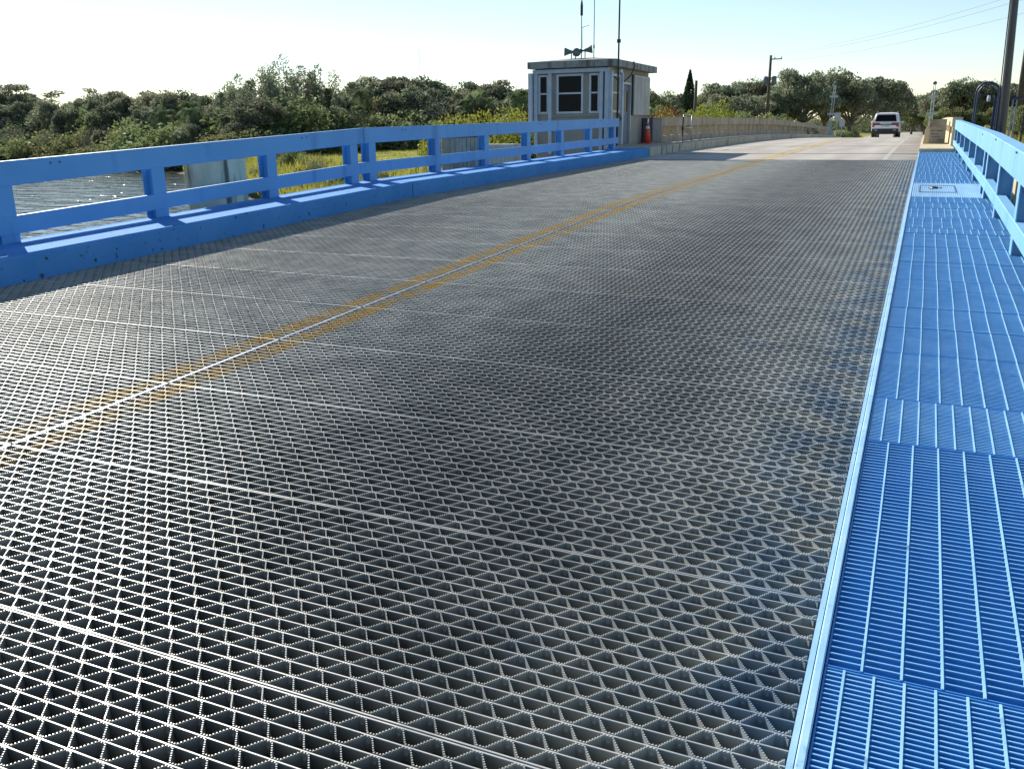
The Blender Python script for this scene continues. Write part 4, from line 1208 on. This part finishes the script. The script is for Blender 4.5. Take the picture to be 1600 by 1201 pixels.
def limb_mesh(name, trunk_h, r0, blobs, rng, frac=.6, lean=.0, base_r=1.25):
    b = MB()
    top = Vector((lean, 0, trunk_h))
    b.tube([(0, 0, -.6), (lean * .2, 0, trunk_h * .3), (lean * .7, .02, trunk_h * .7), tuple(top)], [r0 * base_r, r0, r0 * .85, r0 * .7], 8)
    for c, r in blobs:
        if rng.uniform() > frac: continue
        c = Vector(c); s = Vector((lean, 0, trunk_h * rng.uniform(.75, 1.0)))
        m = s.lerp(c, .5) + Vector(rng.normal(size=3) * .25)
        b.tube([tuple(s), tuple(m), tuple(c)], [r0 * .42, r0 * .26, r0 * .08], 5, caps=False)
    return b.mesh(name, M_bark)

def tree_proto(kind, seed):
    """returns list of (part name, mesh); height is in metres"""
    rng = np.random.default_rng(seed)
    parts = []
    if kind == 'oak':
        blobs = []
        for i in range(46):
            th = rng.uniform(0, 2 * np.pi); ph = rng.uniform(-.25, 1)
            rr = rng.uniform(.45, 1.0)
            c = (4.0 * rr * math.cos(th) * math.sqrt(1 - max(ph, 0) ** 2 * .8), 4.0 * rr * math.sin(th) * math.sqrt(1 - max(ph, 0) ** 2 * .8), 4.3 + 3.0 * ph * rng.uniform(.75, 1.08))
            s = rng.uniform(.6, 1.25); blobs.append((c, (s * 1.15, s * 1.15, s * .8)))
        V, F = leaf_quads(crown_points(rng, blobs, 230), .18, rng)
        parts = [('trunk', limb_mesh('trunk', 2.2, .32, blobs, rng)), ('crown', fast_mesh('crown', V, F, L_oak))]
    elif kind == 'round':
        blobs = []
        for i in range(40):
            d = rng.normal(size=3); d /= np.linalg.norm(d); d[2] = abs(d[2]) * 1.1 - .35
            rr = rng.uniform(.5, 1.0); c = (2.9 * rr * d[0], 2.9 * rr * d[1], 3.6 + 3.2 * rr * d[2])
            s = rng.uniform(.55, 1.15); blobs.append((c, (s, s, s * .85)))
        V, F = leaf_quads(crown_points(rng, blobs, 230), .17, rng)
        parts = [('trunk', limb_mesh('trunk', 2.0, .22, blobs, rng)), ('crown', fast_mesh('crown', V, F, L_green))]
    elif kind == 'ragged':
        blobs = []
        for k in range(9):
            th = rng.uniform(0, 2 * np.pi); rr = rng.uniform(.5, 3.4); x, y = rr * math.cos(th), rr * math.sin(th)
            top = rng.uniform(7.2, 10.6) - rr * .55
            z = top
            while z > 2.8:
                s = rng.uniform(.45, .95); blobs.append(((x + rng.normal() * .45, y + rng.normal() * .45, z), (s, s, s * 1.1))); z -= rng.uniform(.7, 1.5)
        P = crown_points(rng, blobs, 150)
        V, F = leaf_quads(P, .14, rng)
        parts = [('trunk', limb_mesh('trunk', 3.6, .30, blobs, rng, frac=.75)), ('crown', fast_mesh('crown', V, F, L_oak))]
        # strands of moss hanging from the branches
        sel = P[rng.integers(0, len(P), 520)]
        sel = sel[(sel[:, 2] < 7.5)]; n = len(sel); h = rng.uniform(.35, 1.3, n); w_ = rng.uniform(.05, .13, n); th = rng.uniform(0, 6.28, n)
        dx = np.stack([np.cos(th) * w_, np.sin(th) * w_, np.zeros(n)], 1); dn = np.stack([np.zeros(n), np.zeros(n), -h], 1)
        V = np.stack([sel - dx, sel + dx, sel + dn + dx * .3, sel + dn - dx * .3], 1).reshape(-1, 3)
        parts.append(('hanging_moss', fast_mesh('moss', V, np.arange(4 * n).reshape(n, 4), L_moss)))
    elif kind == 'flat':
        blobs = []
        for k in range(11):
            th = rng.uniform(0, 2 * np.pi); rr = rng.uniform(.6, 3.2); x, y = rr * math.cos(th), rr * math.sin(th); z = rng.uniform(6.2, 9.0) - rr * .2
            for j in range(3): blobs.append(((x + rng.normal() * .5, y + rng.normal() * .5, z + rng.normal() * .15), (.95, .95, .32)))
        V, F = leaf_quads(crown_points(rng, blobs, 130), .14, rng, flat=.3)
        parts = [('trunk', limb_mesh('trunk', 5.4, .24, blobs, rng, frac=.8)), ('crown', fast_mesh('crown', V, F, L_oak))]
    elif kind == 'twiggy':
        b = MB()
        for k in range(70):
            th = rng.uniform(0, 2 * np.pi); sp = rng.uniform(.3, 2.4); h = rng.uniform(2.0, 5.6) * (1 - sp * .12)
            p0 = Vector((.15 * math.cos(th), .15 * math.sin(th), rng.uniform(0, 1.0))); p2 = Vector((sp * math.cos(th), sp * math.sin(th), h))
            p1 = p0.lerp(p2, .5) + Vector((rng.normal() * .3, rng.normal() * .3, .4))
            b.tube([tuple(p0), tuple(p1), tuple(p2)], [.05, .032, .01], 4, caps=False)
        parts = [('branches', b.mesh('branches', L_grey))]
        P = rng.normal(size=(2600, 3)) * np.array([1.1, 1.1, 1.15]) + np.array([0, 0, 3.2]); P = P[P[:, 2] > .4]
        V, F = leaf_quads(P, .085, rng, elong=2.0)
        parts.append(('twigs', fast_mesh('twigs', V, F, L_grey)))
    elif kind in ('bush', 'yellow_bush', 'red_bush'):
        blobs = []
        for i in range(30):
            th = rng.uniform(0, 2 * np.pi); rr = rng.uniform(.1, 1) ** .6
            x, y = 2.3 * rr * math.cos(th), 2.3 * rr * math.sin(th); z = (1 - rr ** 2 * .75) * rng.uniform(.9, 2.5)
            s = rng.uniform(.4, .8); blobs.append(((x, y, z), (s, s, s)))
            if z > 1.3: blobs.append(((x, y, z * .45), (s * 1.1, s * 1.1, s)))
        lm = {'bush': L_green, 'yellow_bush': L_yellow, 'red_bush': L_red}[kind]
        V, F = leaf_quads(crown_points(rng, blobs, 130), .11 if kind == 'bush' else .075, rng, elong=1.0 if kind == 'bush' else 1.6)
        b = MB()
        for k in range(7):
            th = rng.uniform(0, 6.28); b.tube([(0, 0, -.3), (math.cos(th) * .6, math.sin(th) * .6, .9), (math.cos(th) * 1.2, math.sin(th) * 1.2, 1.6)], [.06, .04, .02], 5)
        parts = [('stems', b.mesh('stems', M_bark)), ('foliage', fast_mesh('foliage', V, F, lm))]
    elif kind == 'palm':
        H = 5.6
        b = MB(); b.tube([(0, 0, -.5), (.08, 0, 2), (.05, .05, 4), (0, 0, H)], [.2, .16, .15, .17], 8)
        parts = [('trunk', b.mesh('trunk', M_bark))]
        vs = []; fs = []
        for k in range(24):
            th = rng.uniform(0, 6.28); el = rng.uniform(-.9, 1.3); ln = rng.uniform(1.2, 1.9)
            d = Vector((math.cos(th) * math.cos(el), math.sin(th) * math.cos(el), math.sin(el)))
            side = d.cross(Vector((0, 0, 1))); side = side.normalized() if side.length > .05 else Vector((1, 0, 0))
            upv = side.cross(d)
            o = Vector((0, 0, H)) + d * .15
            for j in range(13):          # fan of narrow leaflets
                a = (j - 6) * .13
                dd = (d * math.cos(a) + side * math.sin(a)).normalized(); tip = o + dd * ln + Vector((0, 0, -.32 * ln * (1 + abs(a))))
                mid = o + dd * ln * .55; wv = (upv.cross(dd)).normalized() * .04
                n0 = len(vs); vs += [tuple(o), tuple(mid + wv), tuple(tip), tuple(mid - wv)]; fs.append((n0, n0 + 1, n0 + 2, n0 + 3))
        parts.append(('fronds', fast_mesh('fronds', np.array(vs), np.array(fs), L_palm)))
    elif kind == 'cypress':
        P = []
        for i in range(9000):
            z = rng.uniform(0.2, 1) ** .85 * 8.0; r = .8 * math.sin(min(1, (8.15 - z) / 4.4) * math.pi / 2) * min(1, z / 1.2) * rng.uniform(.6, 1.05)
            th = rng.uniform(0, 6.28); r *= 1 + .12 * math.sin(5 * th + z * 2); P.append((r * math.cos(th), r * math.sin(th), z))
        V, F = leaf_quads(np.array(P), .1, rng)
        b = MB(); b.tube([(0, 0, -.4), (0, 0, 7)], [.16, .04], 6)
        parts = [('trunk', b.mesh('trunk', M_bark)), ('crown', fast_mesh('crown', V, F, L_cyp))]
    return parts
KH = dict(oak=8.0, round=7.6, ragged=10.4, flat=9.2, twiggy=5.6, bush=2.9, yellow_bush=2.9, red_bush=2.9, palm=6.9, cypress=8.0)
NM = dict(oak='oak_tree', round='broadleaf_tree', ragged='mossy_oak_tree', flat='flat_topped_tree', twiggy='bare_shrub', bush='bush', yellow_bush='yellow_bush', red_bush='red_bush', palm='cabbage_palm', cypress='cypress_tree')
CAT = dict(oak='tree', round='tree', ragged='tree', flat='tree', twiggy='shrub', bush='bush', yellow_bush='bush', red_bush='bush', palm='palm tree', cypress='tree')
GRP = dict(oak=('dark spreading oak in the tree belt', 'spreading oaks of the tree belt'), round=('rounded green tree in the tree belt', 'rounded trees of the tree belt'),
           ragged=('tall ragged oak hung with grey moss on the far bank', 'ragged mossy oaks on the far bank'), flat=('tall thin flat-topped tree above the left river bank', 'flat-topped trees'),
           twiggy=('leafless grey-brown shrub on the river bank', 'leafless shrubs on the bank'), bush=('low dense green bush at the foot of the tree belt', 'low green bushes along the tree belt'),
           yellow_bush=('bright yellow-green bush just left of the bridge house', 'yellow-green bushes behind the bridge house'), palm=('cabbage palm with a round head of fronds among the trees', 'cabbage palms among the trees'))
SHORT = dict(oak='dark spreading oak', round='rounded green tree', twiggy='leafless grey shrub', bush='low green bush', palm='cabbage palm', ragged='ragged mossy oak', yellow_bush='yellow-green bush')
PROT = {}
for kd, ns in dict(oak=4, round=3, ragged=3, flat=2, twiggy=2, bush=3, yellow_bush=2, red_bush=1, palm=2, cypress=1).items():
    PROT[kd] = [tree_proto(kd, 100 + 17 * i + len(kd)) for i in range(ns)]
vr = random.Random(5)
ORD = 'first second third fourth fifth sixth seventh eighth ninth tenth eleventh twelfth thirteenth fourteenth fifteenth sixteenth seventeenth eighteenth nineteenth twentieth'.split()
def nth(i): return ORD[i] if i < 20 else 'twenty-' + ORD[i - 20] if i < 29 else 'thirtieth' if i == 29 else 'thirty-' + ORD[i - 30]
CNT = {}
def plant(kind, px, d, ytop=None, h=None, label=None, wide=1.0, var=None, row=None):
    x, y, _ = bear(px, d)
    g = float(ground_h(x, y))
    g = max(g, WATER - .2) - .05
    if h is None: h = max(1.0, bear(px, d, ytop)[2] - g)
    s = h / KH[kind]
    parts = PROT[kind][vr.randrange(len(PROT[kind])) if var is None else var]
    lab, grp = (label, None) if label else GRP[kind]
    if row:
        CNT[row, kind] = CNT.get((row, kind), 0) + 1
        lab = '%s, %s from the left %s' % (SHORT[kind], nth(CNT[row, kind] - 1), row)
    e = empty(NM[kind], (x, y, g), vr.uniform(0, 6.28), lab, CAT[kind], grp)
    sx = s * wide * vr.uniform(.92, 1.08)
    e.scale = (sx, sx, s)
    for nm, me in parts:
        c = link(nm, me, e)
        if nm == 'hanging_moss': c['kind'] = 'stuff'
    return e

def belt(px): return float(np.interp(px, [-160, 0, 270, 385, 470, 700, 830, 1000], [188, 163, 113, 108, 122, 138, 145, 140]))
def skyl(px): return float(np.interp(px, [-160, 0, 60, 80, 125, 150, 185, 215, 300, 345, 380, 415, 455, 492, 520, 545, 580, 622, 660, 705, 740, 790, 830, 900],
                                     [125, 140, 143, 150, 152, 140, 144, 138, 141, 138, 122, 108, 103, 106, 122, 128, 120, 111, 114, 122, 125, 127, 131, 134]))
# back row: carries the skyline
ni = 0
px = -150
while px < 835:
    if 372 < px < 512: px += 24; continue
    k = vr.choice(['oak', 'round', 'oak'])
    plant(k, px, belt(px) + 12 + vr.uniform(0, 6), ytop=skyl(px) + vr.uniform(-3, 7), wide=vr.uniform(.75, 1.0),
          label='%s, %s from the left along the skyline left of the bridge house' % ({'oak': 'spreading oak', 'round': 'rounded green tree'}[k], nth(ni)))
    ni += 1
    px += vr.uniform(16, 23)
# tall ragged mossy oaks
for px, yt in ((380, 122), (408, 106), (437, 95), (466, 92), (492, 98), (510, 114)):
    plant('ragged', px, belt(px) + vr.uniform(0, 8), ytop=yt, wide=.85, row='in the tall mossy clump above the left railing')
plant('ragged', 424, belt(424) + 4, ytop=94, label='tallest ragged oak, its left crown breaking the skyline above the left railing', wide=.7)
# middle row
px = -150
while px < 835:
    if 376 < px < 505: px += 12; continue
    k = vr.choice(['round', 'oak', 'round', 'round', 'palm', 'oak']) if px < 500 else vr.choice(['oak', 'round', 'oak', 'palm', 'oak'])
    plant(k, px, belt(px) + vr.uniform(2, 8), ytop=skyl(px) + vr.uniform(14, 34) * (1 if k != 'palm' else .6), wide=vr.uniform(.8, 1.1) if k != 'palm' else 1.0, row='in the middle row of the left tree belt')
    px += vr.uniform(20, 28)
# flat-topped thin trees at the far left
plant('flat', 14, 168, ytop=127, label='flat-topped thin tree at the left picture edge, its crown full of gaps', wide=.95, var=0)
plant('flat', 50, 170, ytop=128, label='flat-topped thin tree with the widest loose crown, second from the left edge', wide=1.1, var=1)
plant('flat', 152, 160, ytop=134, label='thin loose-crowned tree standing alone above the lower far-left trees', wide=.8, var=0)
# palms that stand out
for px, yt in ((250, 160), (262, 165), (300, 152), (560, 160), (725, 150), (742, 140), (760, 147), (806, 138), (820, 135)):
    plant('palm', px, belt(px) - 3, ytop=yt, row='among those standing before the tree belt')
# front row at the water
px = -150
while px < 560:
    k = vr.choice(['bush', 'bush', 'round', 'bush', 'bush', 'round', 'bush', 'oak', 'twiggy'])
    yt = skyl(px) + vr.uniform(38, 62)
    d = belt(px) - vr.uniform(3, 8)
    plant(k, px, d, ytop=min(yt, 215), wide=vr.uniform(1.0, 1.5) if k == 'bush' else 1.1, row='in the front row of the left tree belt')
    px += vr.uniform(17, 26)
px = -150
while px < 400:
    plant('bush', px, belt(px) - 9, ytop=skyl(px) + 75 + vr.uniform(-4, 8), wide=1.7, row="in the lowest row at the water's edge")
    px += vr.uniform(17, 24)
px = 520
while px < 840:
    plant(vr.choice(['bush', 'twiggy', 'bush', 'oak']), px, belt(px) - 4, ytop=skyl(px) + vr.uniform(40, 62), wide=1.3, row='along the far edge of the lawn')
    px += vr.uniform(22, 30)
# yellow-green bushes left of the house
for px, d, yt, wd in ((700, 60, 176, .8), (722, 58, 166, .9), (745, 57, 158, .8), (770, 55, 168, .9), (793, 54, 157, .8), (815, 52, 162, .9), (836, 50, 170, .9)):
    plant('yellow_bush', px, d, ytop=yt, wide=wd * .8, row='in the bright clump left of the bridge house')
# right of the house: trees behind the parapet
for px, d, yt, kd in ((1005, 120, 138, 'oak'), (1030, 118, 136, 'round'), (1052, 122, 142, 'oak'), (1078, 130, 150, 'oak'), (1098, 118, 138, 'round'), (1120, 120, 128, 'oak'), (1143, 118, 130, 'oak'),
                      (1165, 122, 124, 'oak'), (1188, 118, 124, 'oak'), (1205, 122, 130, 'oak'), (1228, 120, 132, 'round')):
    plant(kd, px, d, ytop=yt, wide=.9, row='in the back row right of the bridge house')
for px, d, yt, kd in ((1025, 95, 150, 'round'), (1060, 90, 158, 'round'), (1108, 88, 147, 'round'), (1130, 92, 145, 'oak'), (1155, 95, 148, 'oak'), (1180, 98, 150, 'oak'), (1212, 100, 140, 'oak')):
    plant(kd, px, d, ytop=yt, wide=.95, row='in the row just beyond the left parapet')
plant('red_bush', 1040, 62, ytop=158, label='rusty red bush just right of the bridge house', wide=.8)
for px, d, yt in ((1058, 58, 168), (1085, 60, 163), (1110, 62, 148), (1128, 60, 166)):
    plant('yellow_bush', px, d, ytop=yt, label={1058: 'yellow-green bush touching the rusty red bush', 1085: 'yellow-green bush under the narrow cypress', 1110: 'tallest yellow-green bush right of the short dark pole', 1128: 'lowest yellow-green bush above the left parapet'}[px], wide=.75)
for px, d, yt in ((1150, 66, 172), (1175, 68, 165), (1195, 70, 170), (1215, 74, 172), (1240, 78, 178)):
    plant('bush', px, d, ytop=yt, wide=1.1, row='rising over the left parapet')
plant('cypress', 1075, 105, ytop=111, label='narrow dark column-shaped cypress right of the bridge house', wide=.85)
# two big live oaks by the road
def big(px, d, yt, label, wide, var, h=None):
    plant('oak', px, d, ytop=yt, label=label, wide=wide, var=var)
big(1252, 100, 108, 'large live oak left of the barrier gate, the biggest crown on the skyline', .95, 0)
big(1287, 106, 107, 'dark live oak directly behind the left barrier gate', .9, 1)
big(1328, 104, 120, 'dark live oak with leaning trunk just left of the white car', .85, 2)
big(1372, 112, 118, 'live oak rising behind the white car', .9, 3)
big(1400, 118, 132, 'smaller live oak at the right shoulder of the white car', .8, 1)
plant('round', 1425, 150, ytop=152, wide=1.1, label='rounded green tree in the skyline dip between car and right barrier gate')
for px, d, yt, kd in ((1445, 150, 145, 'oak'), (1470, 140, 135, 'oak'), (1493, 136, 122, 'oak'), (1512, 138, 126, 'oak'), (1535, 140, 128, 'oak'), (1560, 138, 130, 'oak'), (1590, 136, 136, 'oak'), (1625, 136, 134, 'oak'), (1660, 136, 140, 'round'), (1700, 130, 138, 'oak')):
    plant(kd, px, d, ytop=yt, wide=.95, row='in the back row right of the white car')
for px, d, yt in ((1440, 190, 168), (1466, 126, 160), (1490, 124, 158), (1520, 124, 162), (1550, 126, 160), (1580, 110, 158), (1600, 75, 150), (1640, 90, 155)):
    plant('round', px, d, ytop=yt, wide=1.1, row='in the front row right of the white car')
plant('round', 1604, 46, ytop=150, label='rounded bushy tree cut by the right picture edge', wide=.8)
for px in range(1222, 1460, 13):
    plant('bush', px, 205 + vr.uniform(-8, 18), ytop=183 + vr.uniform(-5, 4), wide=1.6, row='on the field edge behind the white car')
for px in (1318, 1330, 1224, 1270):
    plant('bush', px, 88 + vr.uniform(0, 8), h=1.2, wide=1.2, row='by the road signs at the left roadside')
# far woods seen through the gaps: reads as one mass
def woods():
    rng = np.random.default_rng(9); P = []
    for px in range(-170, 1740, 11):
        d = (belt(px) if px < 900 else 150) + 30 + rng.uniform(0, 14)
        x, y, _ = bear(px, d); top = bear(px, d, (skyl(px) + 12 if px < 850 else 152) + rng.uniform(-5, 8))[2]; g = float(ground_h(x, y))
        z = top - .8
        while z > g:
            P.append(((x + rng.normal() * .8, y + rng.normal() * .8, z), (1.5, 1.5, 1.1))); z -= 1.3
    V, F = leaf_quads(crown_points(rng, P, 75), .2, rng)
    tag(link('distant_woods', fast_mesh('distant_woods', V, F, L_oak)), 'hazy far woods closing the gaps behind the tree belt', 'woods', kind='stuff')
woods()

# undergrowth and reeds on the bank: nobody could count the blades
def blades(name, n, boxfn, hrange, m, wv=.02, seed=1, kindlabel=None):
    rng = np.random.default_rng(seed)
    P = boxfn(rng, n)
    g = ground_h(P[:, 0], P[:, 1]); P = np.stack([P[:, 0], P[:, 1], g - .03], 1)
    n = len(P); h = rng.uniform(*hrange, n); th = rng.uniform(0, 6.28, n); w_ = wv * rng.uniform(.6, 1.5, n)
    dx = np.stack([np.cos(th) * w_, np.sin(th) * w_, np.zeros(n)], 1)
    bend = rng.normal(size=(n, 2)) * .18 * h[:, None]
    tip = P + np.stack([bend[:, 0], bend[:, 1], h], 1); mid = P + np.stack([bend[:, 0] * .3, bend[:, 1] * .3, h * .55], 1)
    V = np.stack([P - dx, P + dx, tip, mid - dx * .8], 1).reshape(-1, 3)
    o = link(name, fast_mesh(name, V, np.arange(4 * n).reshape(n, 4), m))
    return o
def marsh(rng, n):
    x = rng.uniform(-70, -16, n); y = shore_y(x) + rng.uniform(-.6, 1, n) ** 2 * 12 - .4
    keep = np.sin(x * .9) * np.sin(y * .7) + rng.uniform(-1, 1.2, n) > -.2
    return np.stack([x, y], 1)[keep]
tag(blades('marsh_grass', 42000, marsh, (.4, 1.3), L_reed, .035, 3), 'tall yellow-green marsh grass along the bank left of the bridge house', 'grass', kind='stuff')
def verge(rng, n):
    x = np.concatenate([rng.uniform(-30, -10.5, n // 2), rng.uniform(1.6, 24, n - n // 2)]); y = rng.uniform(34, 150, n)
    return np.stack([x, y], 1)
tag(blades('roadside_grass', 60000, verge, (.15, .55), L_reed, .04, 4), 'rough green grass on the verges beyond the bridge', 'grass', kind='stuff')
def far_lawn(rng, n):
    x = rng.uniform(-110, -28, n); y = shore_y(x) + 8 + rng.uniform(0, 1, n) * 60
    return np.stack([x, y], 1)
tag(blades('lawn_grass', 60000, far_lawn, (.06, .22), L_reed, .05, 6), 'sunlit yellow-green lawn behind the marsh grass', 'lawn', kind='stuff')
# young bank shrubs between water and lawn, seen through the railing
for i, (px, d, h) in enumerate(((395, 66, 1.6), (408, 64, 1.3), (430, 80, 2.0), (455, 75, 2.2), (470, 56, 2.0), (488, 55, 2.3), (515, 52, 2.2), (532, 50, 1.5), (575, 48, 2.4), (590, 47, 1.8), (700, 46, 1.2), (770, 44, 1.6))):
    plant('twiggy' if i % 3 == 2 else 'bush', px, d, h=h, wide=.8, row='on the grassy bank behind the left railing')
